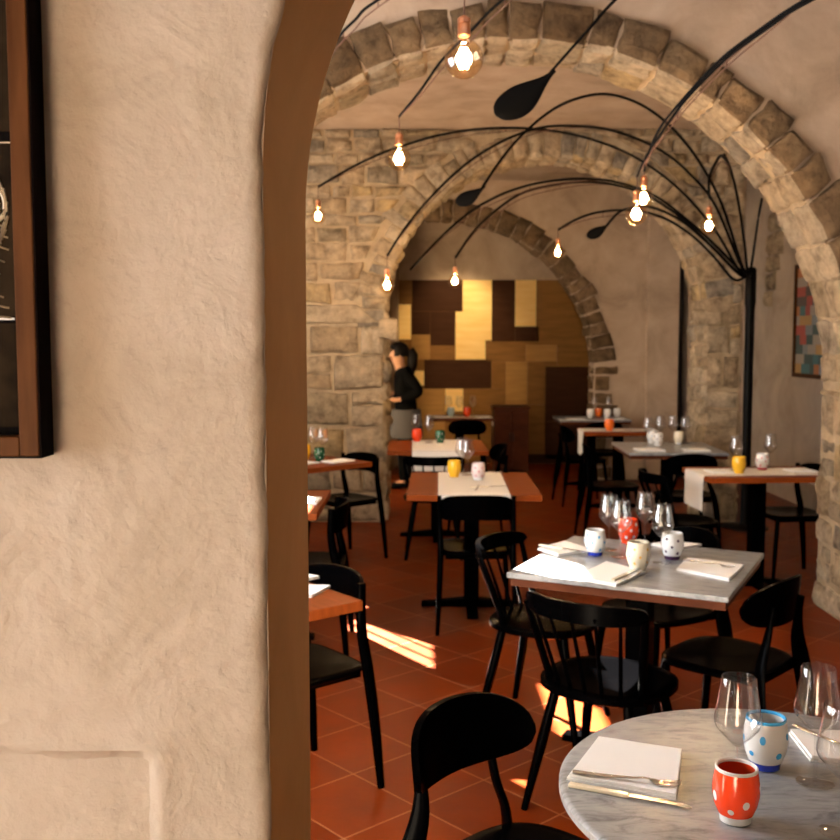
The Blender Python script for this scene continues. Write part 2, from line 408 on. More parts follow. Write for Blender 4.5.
# sun geometry: unseen openings added in the street wall, shaped to place each sun patch
AZ = Vector((.575, -.818)).normalized(); EL = math.radians(24.5); TE = math.tan(EL)
def back(x, y, z):
    t = (x-XL)/AZ.x; return (y-AZ.y*t, z+t*TE)      # point (y,z) on the left wall
def pane(x0, y0, x1, y1, z):  # bounds of an added unseen wall opening that places one sun patch
    P = [back(x, y, z) for x in (x0, x1) for y in (y0, y1)]
    ys = sorted(p[0] for p in P); zs = sorted(p[1] for p in P)
    return ((ys[0]+ys[1])/2, (zs[0]+zs[1])/2, (ys[2]+ys[3])/2, (zs[2]+zs[3])/2)
SUN_HOLES = [pane(-.40, 5.08, .12, 5.88, 0), pane(.56, 3.75, .84, 4.45, 0), pane(.24, 3.20, .66, 4.06, .75), pane(-.80, 4.95, -.5, 5.5, .75)]
wall_grid('wall_left', 'x', XL, 1.52, 13.2, 0, 4.1, SUN_HOLES+[(2.3, 1.1, 4.2, 2.7), (9.75, 1.2, 10.9, 2.6)], M['wall'], -.06)
wall_grid('wall_right', 'x', XR, 1.52, 13.2, 0, 4.1, [], M['wall'])
b = MB()
p0 = SUN_HOLES[0]
for k in range(1, 5): q = p0[0]+(p0[2]-p0[0])*k/5; b.box((-2.33, q-.005, p0[1]), (-2.31, q+.005, p0[3]))
struct(b.build('sun_stripe_bars', M['black'], smooth=False))  # added unseen bars, there to stripe the sun patch
b = MB()
for k in range(3): b.box((-2.35, 2.3+.62*k, 1.1), (-2.31, 2.35+.62*k, 2.7))
for z in (1.1, 1.85, 2.65): b.box((-2.35, 2.3, z), (-2.31, 4.2, z+.05))
struct(b.build('window_2', M['black'], smooth=False))

# ceilings
b = MB(); b.box((-2.4, 1.52, 3.95), (3.8, 5.5, 4.05)); struct(b.build('ceiling_near', M['vault'], smooth=False))
b = MB(); b.box((-2.4, 5.5, 3.415), (3.8, 13.2, 3.5)); struct(b.build('ceiling_far', M['vault'], smooth=False))

# first stone arch
A1 = dict(cx=.51, zc=1.32, R=1.885, y0=5.5, y1=5.97)
def first_arch():
    r = random.Random(3)
    m = arch_shell('x', XL, XR, 3.96, A1['y0'], A1['y1'], A1['cx'], A1['zc'], A1['R']+.012, None)
    m.m = [0 if k == 0 else 1 for k in m.m]
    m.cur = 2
    arch_ring(m, A1['cx'], A1['zc'], A1['R']+.012, .205, A1['y0'], A1['y1'], .02, PI-.02, .12, .27, r, None, 2, .05, .026, .03, 3, .016)  # shade-darkened stone on the front ring, paler stone on the soffit
    # right pier: inner face and front face stones
    px = A1['cx']+A1['R']+.012
    def inner(s, t, h): return (px-h, s, t)
    m.cur = 3
    z = 0
    while z < A1['zc']-.02:
        dz = r.uniform(.15, .27); z1 = min(z+dz, A1['zc'])
        course(m, inner, lambda t: A1['y0'], lambda t: A1['y1'], z, z1, .18, .34, .02, r); z = z1
    def fr(s, t, h): return (s, A1['y0']-h, t)
    z = 0
    while z < 2.0:
        dz = r.uniform(.15, .27); z1 = z+dz
        lo = lambda t: px+(0 if t < A1['zc'] else .21-(A1['R']-math.sqrt(max(.01, A1['R']**2-(t-A1['zc'])**2))))
        course(m, fr, lo, lambda t: px+.42, z, z1, .16, .3, .025, r); z = z1
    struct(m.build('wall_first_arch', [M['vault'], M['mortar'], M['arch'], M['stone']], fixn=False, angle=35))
first_arch()

# stone wall with the second arch; ends at its right pier
A2 = dict(cx=1.095, zc=1.80, R=1.39, y0=8.77, y1=9.25)
def second_wall():
    r = random.Random(11)
    X1 = 2.80; ZT = 3.42
    m = arch_shell('x', XL, X1, ZT, A2['y0'], A2['y1'], A2['cx'], A2['zc'], A2['R']+.01, None)
    m.m = [0]*len(m.m); m.cur = 1
    cx, zc, R = A2['cx'], A2['zc'], A2['R']+.01
    arch_ring(m, cx, zc, R, .23, A2['y0'], A2['y1'], -.05, PI+.05, .075, .15, r, ZT-.02, 3, .03, .02, .05)
    def fr(s, t, h): return (s, A2['y0']-h, t)
    def opening(t):
        if t < zc-.06: return R+.0
        q = R+.235
        return math.sqrt(max(0, q*q-(t-zc)**2)) if t-zc < q else 0
    z = 0.0
    while z < ZT-.03:
        dz = r.uniform(.22, .32) if z < 1.5 else (r.uniform(.15, .24) if z < 2.3 else r.uniform(.10, .17))
        z1 = min(z+dz, ZT-.005)
        if ZT-z1 < .06: z1 = ZT-.005
        course(m, fr, lambda t: -1.75, lambda t: cx-opening(t), z, z1, .2 if z < 2.3 else .16, .46 if z < 2.3 else .34, .045, r)
        course(m, fr, lambda t: cx+opening(t), lambda t: X1, z, z1, .12, .26, .045, r)
        z = z1
    for sx, sg in ((cx-R, 1), (cx+R, -1)):
        def inner(s, t, h, sx=sx, sg=sg): return (sx+sg*h, s, t)
        z = 0
        while z < zc-.02:
            z1 = min(z+r.uniform(.14, .3), zc)
            course(m, inner, lambda t: A2['y0']-.02, lambda t: A2['y1'], z, z1, .16, .34, .03, r); z = z1
    def end(s, t, h): return (X1+h, s, t)
    z = 0
    while z < ZT-.02:
        z1 = min(z+r.uniform(.14, .28), ZT)
        course(m, end, lambda t: A2['y0'], lambda t: A2['y1'], z, z1, .16, .34, .02, r); z = z1
    # impost stones that stick out of the jambs
    stone(m, [(-.37, 1.62), (-.20, 1.60), (-.19, 1.80), (-.37, 1.79)], lambda s, t, h: (s, A2['y0']-.03-h, t), .05, .3, 4, 5, 5, .02)
    stone(m, [(2.40, 1.74), (2.62, 1.74), (2.62, 1.86), (2.37, 1.88)], lambda s, t, h: (s, A2['y0']-.02-h, t), .05, .3, 9, 5, 5, .02)
    struct(m.build('wall_second_arch', [M['mortar'], M['stone']], fixn=False, angle=35))
second_wall()

# third arch in the plaster end wall, door slot and pilaster
A3 = dict(cx=.275, zc=1.26, R=1.715, y0=11.5, y1=11.85)
def third_wall():
    r = random.Random(5)
    m = arch_shell('x', XL, 2.935, 3.42, A3['y0'], A3['y1'], A3['cx'], A3['zc'], A3['R']+.01, None)
    m.box((2.935, A3['y0'], 2.76), (3.075, A3['y1'], 3.42)); m.box((3.075, A3['y0'], 0), (XR, A3['y1'], 3.42))
    m.box((2.585, A3['y0']-.11, 0), (2.935, A3['y0']+.01, 3.42))
    m.cur = 2
    arch_ring(m, A3['cx'], A3['zc'], A3['R']+.01, .23, A3['y0'], A3['y1'], .05, PI-.05, .10, .19, r, None, 2, .04, .015, .04)
    px = A3['cx']+A3['R']+.01
    def fr(s, t, h): return (s, A3['y0']-h, t)
    z = 0
    while z < A3['zc']:
        z1 = min(z+r.uniform(.14, .24), A3['zc']+.05); w = r.uniform(.14, .30)
        course(m, fr, lambda t: px, lambda t: px+w, z, z1, .12, .3, .03, r)
        course(m, lambda s, t, h: (px-h, s, t), lambda t: A3['y0'], lambda t: A3['y1'], z, z1, .15, .3, .015, r); z = z1
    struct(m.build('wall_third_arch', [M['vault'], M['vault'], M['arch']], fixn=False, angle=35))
third_wall()
b = MB(); b.box((2.94, 11.72, 0), (3.07, 11.76, 2.755)); struct(b.build('door_dark_sheet', M['openingdark'], smooth=False))  # black sheet painting in the dark of the ajar door opening
# alcove beyond the third arch
b = MB(); b.box((-2.3, 13.0, 0), (2.6, 13.1, 3.42)); struct(b.build('wall_alcove_back', M['vault'], smooth=False))
b = MB(); b.add([(-.40, 11.86, 0), (-.27, 13.0, 0), (-.27, 13.0, 3.42), (-.40, 11.86, 3.42), (-.5, 11.86, 0), (-.37, 13.0, 0), (-.37, 13.0, 3.42), (-.5, 11.86, 3.42)],
                [(0, 1, 2, 3), (5, 4, 7, 6), (4, 0, 3, 7), (1, 5, 6, 2)]); struct(b.build('wall_alcove_left', M['vault'], smooth=False))
b = MB(); b.box((2.5, 11.85, 0), (2.6, 13.0, 3.42)); struct(b.build('wall_alcove_right', M['vault'], smooth=False))
# stones left showing in the right-hand plaster wall (stub of a cross arch)
def stub():
    r = random.Random(21); m = MB(); m.tone = .4
    f = lambda s, t, h: (XR-.005-h, s, t)
    z = 1.95
    while z < 3.3:
        z1 = z+r.uniform(.16, .26); k = .10+.30*max(0, (z-1.95))/1.3
        c0 = 10.65-(z-1.95)*.28
        course(m, f, lambda t: c0-k, lambda t: c0+k*.9, z, z1, .12, .3, .04, r); z = z1
    struct(m.build('trim_1', M['stone'], fixn=False, angle=35))
stub()

# ------------------------------------------------------------------ brass and copper cladding on the alcove wall
cl = empty('metal_cladding', (.95, 12.99, 0), 0, 'patchwork of brass, bronze and dark copper sheets covering the end wall behind the third arch', 'wall cladding')
def px_x(u): return (u-420)*.01302-.95+.002
def px_z(v): return 2.384-(v-281)*.01297
PANELS = [  # u0 v0 u1 v1 material depth
    (398, 281, 412, 305, 'bronze', 1), (398, 305, 411, 340, 'gold', 1), (398, 340, 412, 372, 'bronze', 1), (412, 281, 462, 312, 'darkcop', 1),
    (412, 312, 430, 335, 'darkcop', 1), (430, 312, 455, 346, 'darkcop', 1), (411, 335, 430, 360, 'bronzelt', 1), (430, 346, 455, 360, 'bronze', 1), (462, 281, 491, 341, 'gold', 1), (455, 312, 485, 360, 'gold', 2),
    (491, 281, 514, 342, 'darkcop', 1), (535, 281, 588, 345, 'bronze', 1), (514, 281, 535, 327, 'gold', 1), (514, 327, 538, 342, 'darkcop', 1), (485, 342, 525, 362, 'bronze', 1),
    (525, 345, 556, 362, 'bronzelt', 1), (556, 345, 588, 367, 'bronze', 1), (424, 360, 491, 389, 'darkcop', 1), (398, 372, 417, 420, 'bronzelt', 1), (414, 371, 424, 386, 'gold', 2),
    (417, 389, 445, 455, 'bronzelt', 1), (445, 389, 463, 412, 'gold', 1), (463, 389, 505, 455, 'bronze', 1), (491, 362, 505, 389, 'bronze', 1), (505, 362, 527, 405, 'bronzelt', 1), (505, 405, 545, 455, 'bronze', 1),
    (527, 362, 545, 405, 'bronze', 1), (545, 367, 588, 422, 'darkcop', 1), (545, 422, 588, 460, 'darkcop', 1), (398, 420, 417, 470, 'bronze', 1), (417, 455, 480, 468, 'bronze', 1), (480, 455, 588, 468, 'darkcop', 1)]
for u0, v0, u1, v1, k, d in PANELS:
    b = MB(); g = .002
    b.box((px_x(u0)+g, -.012*d-.006, max(0.01, px_z(v1)+g)), (px_x(u1)-g, 0, px_z(v0)-g))
    b.build('panel', M[k], cl, smooth=False)
b = MB(); b.box((px_x(398), -.004, 0), (px_x(588), .008, px_z(281))); b.build('backing_sheet', M['bronze'], cl, smooth=False)

# ------------------------------------------------------------------ pictures
def picture_left():
    # right-hand edge of the frame at x=-.392, bottom at z=1.474
    W, Hh, fw, dp = .52, .95, .021, .037
    p = empty('framed_photograph', (-.406-W/2, Y0-.003, 1.477), 0, 'dark photograph collage in a deep walnut frame on the beige plaster wall', 'picture')
    b = MB(); w = W/2
    b.box((w-fw, -dp, 0), (w, 0, Hh)); b.box((-w, -dp, 0), (-w+fw, 0, Hh)); b.box((-w+fw, -dp, 0), (w-fw, 0, fw)); b.box((-w+fw, -dp, Hh-fw), (w-fw, 0, Hh))
    b.build('frame', M['framewood'], p, smooth=False, bevel=.0015)
    b = MB(); b.box((w, -dp+.001, -.001), (w+.002, 0, Hh)); b.box((-w, -dp+.001, -.002), (w+.002, 0, 0)); b.build('shaded_edge', M['matblack'], p, smooth=False)  # black strips paint in the shade on the frame's outer side
    b = MB(); b.box((-w+fw, -.012, fw), (w-fw, -.004, Hh-fw)); b.build('mount', M['matblack'], p, smooth=False)
    x1 = w-fw-.006
    def sheet(z0, z1, mt):
        q = MB(); q.box((-w+fw+.012, -.0145, z0), (x1, -.0125, z1)); return q.build('print', mt, p, smooth=False)
    sheet(.030, .142, M['printdark']); sheet(.345, .62, M['printdark']); sheet(.635, .91, M['printdark'])
    o = sheet(.150, .335, M['printdark'])
    # the head in the middle print: cheek, ear and combed hair drawn in streaks
    q = MB(); cxh, czh = x1-.062, .262
    for k in range(46):
        a = -1.2+3.6*k/45; rr = .047+.012*math.sin(k*2.1)
        P = [(cxh+math.cos(a+t*.55)*(rr+.004*t)*.9, -.0150, czh+math.sin(a+t*.55)*(rr+.005*t)) for t in (0, .33, .66, 1)]
        P = [(min(x, x1-.003), y, z) for x, y, z in P]
        q.tube(P, .0010+.0006*(k % 3), 5)
    q.build('hair_streaks', M['printsk'], o)
    q = MB(); q.tube([(x1-.020+.010*math.cos(a), -.0150, .268+.017*math.sin(a)) for a in [k*.4-1.9 for k in range(12)]], .0022, 6)
    q.tube([(x1-.020+.004*math.cos(a), -.0150, .266+.009*math.sin(a)) for a in [k*.4-1.9 for k in range(10)]], .0012, 6); q.build('ear', M['printlt'], o)
    q = MB()
    for k in range(9):
        zz = .238-.010*k; P = [(x1-.075+.018*t*3+.006*math.sin(k), -.0150, zz+.010*math.sin(t*2+k*.3)) for t in (0, .3, .6, .9, 1.15)]
        P = [(min(x, x1-.002), y, z) for x, y, z in P]; q.tube(P, .0011, 5)
    q.build('collar_streaks', M['printsk'], o)
    q = MB(); q.box((x1-.2, -.0150, .1455), (x1-.004, -.0130, .1478)); q.build('white_rule', M['white'], p, smooth=False)
    q = MB(); q.box((x1-.2, -.0151, .3325), (x1-.001, -.0141, .3338)); q.box((x1-.0022, -.0151, .22), (x1-.001, -.0141, .3338)); q.build('print_edge', M['printlt'], o, smooth=False)
picture_left()
def picture_right():
    p = empty('framed_painting', (XR-.002, 9.35, 1.25), 0, 'tall colourful abstract painting in a brown wooden frame on the far right wall', 'picture')
    b = MB(); w, h, f = .50, 1.09, .04
    b.box((-.04, -w, 0), (0, -w+f, h)); b.box((-.04, w-f, 0), (0, w, h)); b.box((-.04, -w+f, 0), (0, w-f, f)); b.box((-.04, -w+f, h-f), (0, w-f, h))
    b.build('frame', M['framewood'], p, smooth=False)
    r = random.Random(4); b = MB()
    cols = [(.05, .25, .28), (.75, .25, .05), (.65, .08, .04), (.6, .52, .42), (.04, .12, .12), (.8, .45, .12), (.12, .08, .06), (.35, .4, .42)]
    mats = [mat('painted_patch_%s' % n, tuple(.5*q+.06 for q in c), .7, spec=.1) for n, c in zip(('teal', 'orange', 'red', 'cream', 'dark_green', 'amber', 'brown', 'slate'), cols)]
    nz = 11
    for j in range(nz):
        y = -w+f
        while y < w-f-.001:
            y2 = min(w-f, y+r.uniform(.10, .24)); b.cur = r.randrange(8)
            if y2 > w-f-.04: y2 = w-f
            b.box((-.022, y, f+(h-2*f)*j/nz), (-.018, y2, f+(h-2*f)*(j+1)/nz)); y = y2
    b.build('canvas', mats, p, smooth=False)
picture_right()

# ------------------------------------------------------------------ chairs
def superpt(a, w, d, n=3.0):
    c, s = math.cos(a), math.sin(a)
    return (w*math.copysign(abs(c)**(2/n), c), d*math.copysign(abs(s)**(2/n), s))
def seat_mb(w, d, z, th, n=3.2, dish=.012, taper=.06):
    m = MB(); K = 40; rings = [(.0, -dish), (.5, -dish*.7), (.82, -.002), (.95, 0), (1.0, -.006), (1.0, -th+.006), (.96, -th), (.0, -th)]
    vs = []; 
    for (f, dz) in rings:
        for i in range(K):
            x, y = superpt(2*PI*i/K, w*f, d*f, n); x *= 1-taper*(-y/d)*.5*1 if d else 1
            vs.append((x, y, z+dz))
    fs = [(j*K+i, j*K+(i+1) % K, (j+1)*K+(i+1) % K, (j+1)*K+i) for j in range(len(rings)-1) for i in range(K)]
    m.add(vs, fs); return m
def band_mb(w, y0, depth, zc, hh, th, tilt=.12, n=2.5, a=1.05):
    """Curved plywood backrest: a band bent round the sitter with rounded ends."""
    m = MB(); nu, nv = 32, 8
    def fn(u, v):
        s = 2*u-1; th_ = s*a
        h = hh*(1-abs(s)**n)**.5
        zz = zc+(2*v-1)*max(h, .006)-.018*s*s
        x = w*math.sin(th_)/math.sin(a); y = y0+depth*(1-math.cos(th_))/(1-math.cos(a))-tilt*(zz-zc)
        nrm = Vector((math.sin(th_)*depth*1.6, -w*math.cos(th_), 0)).normalized()
        return (x, y, zz), nrm
    m.sheet(fn, nu, nv, th); return m
def make_plywood(name, label):
    t = empty(name, (0, 0, 0), 0, label, 'chair')
    k = M['black']
    seat_mb(.215, .205, .452, .024).build('seat', k, t)
    band_mb(.205, -.235, .085, .695, .082, .016).build('backrest', k, t)
    for s in (-1, 1):
        m = MB(); m.tube([(s*.165, .155, .435), (s*.185, .178, .22), (s*.205, .2, 0)], [.018, .016, .011], 10); m.build('leg', k, t)
        m = MB(); P = spline([(s*.215, -.262, 0), (s*.195, -.235, .22), (s*.168, -.205, .44), (s*.125, -.206, .56), (s*.110, -.224, .69)], 5)
        R = [.011 if p.z < .3 else .0105 for p in P]
        FL = [1.1+1.9*max(0, math.sin(PI*min(1, max(0, (p.z-.12)/.52)))) for p in P]
        m.tube(P, R, 12, flat=FL, up=(s*.5, -.86, 0)); m.build('leg', k, t)
    m = MB(); m.box((-.15, -.19, .41), (.15, .145, .43)); m.build('seat_frame', k, t, smooth=False)
    return t
def make_postback(name, label):
    t = empty(name, (0, 0, 0), 0, label, 'chair')
    k = M['black']
    seat_mb(.21, .205, .452, .022, 4.5).build('seat', k, t)
    band_mb(.205, -.225, .075, .70, .068, .014, .12, 9, .9).build('backrest', k, t)
    for s in (-1, 1):
        m = MB(); m.tube([(s*.18, .165, .435), (s*.195, .185, .22), (s*.205, .2, 0)], [.016, .015, .011], 10); m.build('leg', k, t)
        m = MB(); P = spline([(s*.215, -.225, 0), (s*.205, -.205, .24), (s*.198, -.180, .44), (s*.202, -.150, .60), (s*.203, -.152, .755)], 5)
        m.tube(P, [.011+.006*math.sin(PI*min(1, p.z/.8)) for p in P], 12, flat=1.3, up=(0, 1, 0)); m.build('leg', k, t)
    m = MB(); m.box((-.17, -.17, .408), (.17, .16, .43)); m.build('seat_frame', k, t, smooth=False)
    return t
def make_windsor(name, label):
    t = empty(name, (0, 0, 0), 0, label, 'chair')
    k = M['black']
    seat_mb(.225, .22, .452, .03, 2.4, .012, 0).build('seat', k, t)
    for sx in (-1, 1):
        for sy in (-1, 1):
            m = MB(); m.tube([(sx*.13, sy*.13, .43), (sx*.165, sy*.165, .24), (sx*.205, sy*.215, 0)], [.017, .019, .012], 10); m.build('leg', k, t)
    m = MB()
    def fn(u, v):
        s = 2*u-1; a = 1.0; th = s*a
        h = .03*(1-abs(s)**6)**.5+.002
        x = .225*math.sin(th)/math.sin(a); y = -.285+.10*(1-math.cos(th))/(1-math.cos(a)); z = .735+(2*v-1)*h
        return (x, y, z), Vector((math.sin(th)*.3, -math.cos(th), 0)).normalized()
    m.sheet(fn, 28, 5, .02); m.build('top_rail', k, t)
    for i in range(7):
        s = -1+2*i/6; th = s*.93; x = .225*math.sin(th)/math.sin(1.0); y = -.285+.10*(1-math.cos(th))/(1-math.cos(1.0))
        x0 = .17*s; y0 = -.175+.07*s*s
        m = MB(); r = .013 if abs(s) == 1 else .0065
        m.tube([(x0, y0, .44), ((x0+x)/2, (y0+y)/2, .585), (x, y, .725)], [r*1.1, r*1.05, r*.85], 8); m.build('back_post' if abs(s) == 1 else 'spindle', k, t)
    return t
def ang(f): return math.atan2(-f[0], f[1])
ply = make_plywood('plywood_chair', '')
wind = make_windsor('spindle_back_chair', '')
post = make_postback('post_back_chair', '')
used = {ply: False, wind: False, post: False}
GP, GW = 'black chairs with curved plywood backs', 'black spindle back chairs'
def chair(kind, x, y, f, label):
    src, g = {'p': (ply, GP), 'w': (wind, GW), 'q': (post, 'black chairs with a broad bent rail between back posts')}[kind]
    if not used[src]:
        used[src] = True; src.location = (x, y, 0); src.rotation_euler.z = ang(f); tag(src, label, None, g); return src
    return dup(src, (x, y, 0), ang(f), label, g)
chair('p', .235, 2.085, (.70, -.714), 'large foreground black chair with broad curved backrest beside the round marble table')
chair('q', -.45, 3.50, (-.77, -.64), 'black chair with light-catching curved back at the nearest wooden table by the plaster jamb')
chair('q', .31, 5.57, (0, 1), 'black chair standing in front of the wooden table with the white runner and yellow cup')
chair('q', -.60, 5.2, (-1, 0), 'black chair with a shiny seat at the narrow wooden table behind the plaster jamb')
chair('q', -.56, 7.30, (-.74, -.67), 'black chair whose back shines blue-grey against the stone pier')
chair('p', 1.13, 3.60, (-.72, .70), 'black chair with a low curved back at the right corner of the square marble table')
chair('p', 1.03, 4.25, (-.88, -.47), 'black chair behind the square marble table, only its backrest showing over the top')
chair('p', .46, 8.02, (-1, -.15), 'black chair right of the far table with red and green cups, its rail catching light')
chair('q', 2.50, 6.70, (-1, -.1), 'black chair between the wooden runner table and the plaster wall, half behind the stone pier')
chair('p', 2.0, 7.50, (0, 1), 'black chair on the near side of the rear marble table by the black column')
chair('p', 1.55, 8.0, (1, 0), 'black chair left of the rear marble table by the black column')
chair('p', 1.62, 9.82, (1, .1), 'black chair left of the far wooden table with the orange cup')
chair('p', .50, 10.72, (0, 1), 'black chair before the farthest table below the brass cladding')
chair('p', 1.9, 10.45, (0, 1), 'black chair before the farthest marble table by the third arch')
chair('w', .52, 4.10, (.88, -.47), 'black spindle-back chair left of the square marble table, seat edge shining')
chair('w', .65, 3.36, (.60, .80), 'round-seated black spindle chair between the square and the round marble tables')
chair('w', .10, 7.42, (0, 1), 'black spindle-back chair in front of the far table with red and green cups')
chair('w', 1.70, 6.40, (1, .1), 'black spindle-back chair left of the wooden table with the hanging runner and yellow cup')

# ------------------------------------------------------------------ tables
def pedestal(t, z, col=.045, arm=.30, rot=0, two=False):
    m = MB(); m.box((-col, -col, .03), (col, col, z)); m.build('column', M['black'], t, smooth=False, bevel=.004)
    m = MB()
    for k in (0, 1):
        R = Matrix.Rotation(rot+k*PI/2, 3, 'Z')
        vs = []
        for x, z1 in ((-arm, .022), (-.05, .05), (.05, .05), (arm, .022)):
            for y in (-.032, .032):
                for zz in (0, z1): vs.append(R @ Vector((x, y, zz)))
        m.add(vs, [f for q in range(3) for f in ((4*q+1, 4*q+5, 4*q+7, 4*q+3), (4*q, 4*q+2, 4*q+6, 4*q+4), (4*q, 4*q+4, 4*q+5, 4*q+1), (4*q+2, 4*q+3, 4*q+7, 4*q+6))]+[(0, 1, 3, 2), (12, 14, 15, 13)])
    m.build('base', M['black'], t, smooth=False)
    m = MB(); m.box((-.16, -.16, z-.012), (.16, .16, z)); m.build('top_plate', M['black'], t, smooth=False)
def square_table(x, y, w, d, rot, mt, label, under=None, th=.035):
    t = empty('square_table', (x, y, 0), rot, label, 'table')
    if under:
        m = MB(); m.box((-w/2, -d/2, .73), (w/2, d/2, .75)); m.build('tabletop', mt, t, bevel=.004, smooth=False)
        m = MB(); m.box((-w/2+.012, -d/2+.012, .70), (w/2-.012, d/2-.012, .73)); m.build('underlay', under, t, smooth=False); z = .70
    else:
        m = MB(); m.box((-w/2, -d/2, .75-th), (w/2, d/2, .75)); m.build('tabletop', mt, t, bevel=.003, smooth=False); z = .75-th
    pedestal(t, z)
    return t
rt = empty('round_table', (.698, 1.838, 0), 0, 'round grey marble pedestal table in the foreground with red and blue spotted cups', 'table')
m = MB(); m.lathe([(.0, .728), (.424, .728), (.430, .732), (.430, .744), (.425, .749), (.418, .75), (0, .75)], 96, cap0=False, cap1=False); m.build('tabletop', M['marble'], rt, merge=.0001)
m = MB(); m.lathe([(.25, 0), (.25, .012), (.06, .03), (.035, .05), (.035, .70), (.12, .715), (.12, .728)], 40); m.build('pedestal', M['black'], rt)
R2 = math.atan2(-.363, .711)
square_table(.851, 3.797, .795, .785, R2, M['marble'], 'square grey marble table with four wine glasses in the middle of the room', M['darkwood'])
square_table(.31, 5.96, .75, .96, -.02, M['wood'], 'orange wooden table with a white runner and yellow cup, chair in front')
square_table(-.68, 3.28, .70, .70, math.atan2(.77, -.63), M['wood'], 'nearest orange wooden table, its corner poking out past the plaster jamb')
square_table(-.87, 5.28, .72, .79, 0, M['wood'], 'narrow slice of an orange wooden table past the plaster jamb, behind the nearest one')
square_table(-.86, 7.03, .74, .74, .75, M['wood'], 'wooden table before the stone pier with yellow and green cups')
square_table(.135, 8.14, .79, .86, .01, M['wood'], 'far wooden table with red and dark green cups under the second arch')
square_table(.45, 11.24, .72, .52, 0, M['darkwood'], 'farthest table against the brass cladding, set with three glasses and a red cup')
square_table(1.90, 11.05, .78, .60, 0, M['marble'], 'farthest marble table, beside the third arch', M['darkwood'])
square_table(1.90, 9.55, .72, .48, 0, M['wood'], 'wooden table with a hanging runner and an orange cup, behind the rear marble table')
square_table(1.985, 7.98, .76, .84, -.03, M['marble'], 'rear marble table by the black column with four glasses and spotted cups', M['darkwood'])
square_table(2.20, 6.47, .82, .56, .06, M['wood'], 'wooden table by the stone pier with a grey runner hanging over its end')

def sb():
    t = empty('sideboard', (1.10, 12.2, 0), 0, 'dark wooden sideboard below the bronze panels behind the farthest table', 'sideboard')
    m = MB(); m.box((-.21, -.2, .04), (.21, .2, .78)); m.build('body', M['darkwood'], t, smooth=False)
    m = MB(); m.box((-.225, -.215, .78), (.225, .215, .81)); m.build('top', M['darkwood'], t, smooth=False, bevel=.004)
    for s in (-1, 1):
        m = MB(); m.box((s*.105-.098, -.222, .08), (s*.105+.098, -.2, .75)); d = m.build('door', M['darkwood'], t, smooth=False, bevel=.003)
        m = MB(); m.tube([(s*.02, -.235, .40), (s*.02, -.235, .50)], .006, 8); m.build('handle', M['steel'], d)
sb()

# ------------------------------------------------------------------ cloths
def runner(x, y, w, y0, y1, drop0, drop1, rot, label, along='y'):
    """A cloth strip of width w lying from y0 to y1 and hanging drop0/drop1 over the ends (local y)."""
    m = MB(); z = .753
    P = []
    if drop0: P += [(y0-.006, z-drop0), (y0-.007, z-drop0*.5), (y0-.005, z-.012)]
    P += [(y0+.004, z)]+[(y0+(y1-y0)*k/8, z+.0008*math.sin(k*2.2)) for k in range(1, 8)]+[(y1-.004, z)]
    if drop1: P += [(y1+.005, z-.012), (y1+.007, z-drop1*.5), (y1+.006, z-drop1)]
    vs = []
    for off in (0, -.0022):
        for i, (a, c) in enumerate(P):
            for k in range(7):
                wv = .004*math.sin(k*1.7+i) if c < .74 else 0
                dy = 1 if a > (y0+y1)/2 else -1
                hang = c < .745
                vs.append((-w/2+w*k/6, a+(wv if hang else 0)+(off*dy if hang else 0), c+(0 if hang else off)))
    n = len(P)*7
    fs = [(i*7+k, i*7+k+1, (i+1)*7+k+1, (i+1)*7+k) for i in range(len(P)-1) for k in range(6)]
    fs += [tuple(reversed([q+n for q in f])) for f in fs]
    edge = list(range(7))+[i*7+6 for i in range(1, len(P))]+[(len(P)-1)*7+k for k in range(5, -1, -1)]+[i*7 for i in range(len(P)-2, 0, -1)]
    fs += [(edge[(q+1) % len(edge)], edge[q], edge[q]+n, edge[(q+1) % len(edge)]+n) for q in range(len(edge))]
    m.add(vs, fs)
    o = m.build('table_runner', M['runner'], loc=(x, y, 0), rotz=rot, angle=50)
    tag(o, label, 'table runner', 'linen table runners')
runner(.31, 5.96, .40, -.48, .48, .06, .05, -.02, 'white runner lying down the middle of the orange table with the yellow cup')
runner(.135, 8.14, .40, -.43, .43, .16, .05, .01, 'white runner hanging over the front of the far table with red and green cups')
runner(2.19, 6.46, .36, -.41, .41, .23, .1, .06-PI/2, 'grey-beige runner hanging over the end of the wooden table by the stone pier')
runner(1.90, 9.53, .30, -.36, .36, .24, .1, -PI/2, 'pale runner hanging over the end of the table with the orange cup')
runner(.45, 11.2, .34, -.36, .36, .10, .10, -PI/2, 'white runner across the farthest table below the brass cladding')
# (napkin on the narrow table is laid below)

def napkin(quad, z, label, name='napkin', th=.010):
    m = MB()
    c = Vector((sum(q[0] for q in quad)/4, sum(q[1] for q in quad)/4, z))
    def lay(z0, z1, ins, sh):
        def fn(a, d):
            a2, d2 = ins+(1-2*ins)*a, ins+(1-2*ins)*d
            x = (quad[0][0]*(1-a2)+quad[1][0]*a2)*(1-d2)+(quad[3][0]*(1-a2)+quad[2][0]*a2)*d2
            y = (quad[0][1]*(1-a2)+quad[1][1]*a2)*(1-d2)+(quad[3][1]*(1-a2)+quad[2][1]*a2)*d2
            return (x-c.x+sh, y-c.y+sh*.5, z1+.0018*noise.noise(Vector((x*14, y*14, z*9)))), Vector((0, 0, 1))
        m.sheet(fn, 10, 10, z1-z0)
    lay(.0005, th*.45, 0, 0); lay(th*.5, th, .012, .002)
    o = m.build(name, M['linen'], loc=c, angle=50); tag(o, label, 'napkin', 'folded white napkins'); return o
napkin([(.377, 2.068), (.541, 2.005), (.474, 1.791), (.285, 1.881)], .75, 'white folded napkin under the fork at the left rim of the round marble table', th=.012)
napkin([(.80, 2.11), (.93, 2.10), (.94, 1.92), (.79, 1.965)], .75, 'white folded napkin at the far right of the round table behind the wine glasses', th=.012)
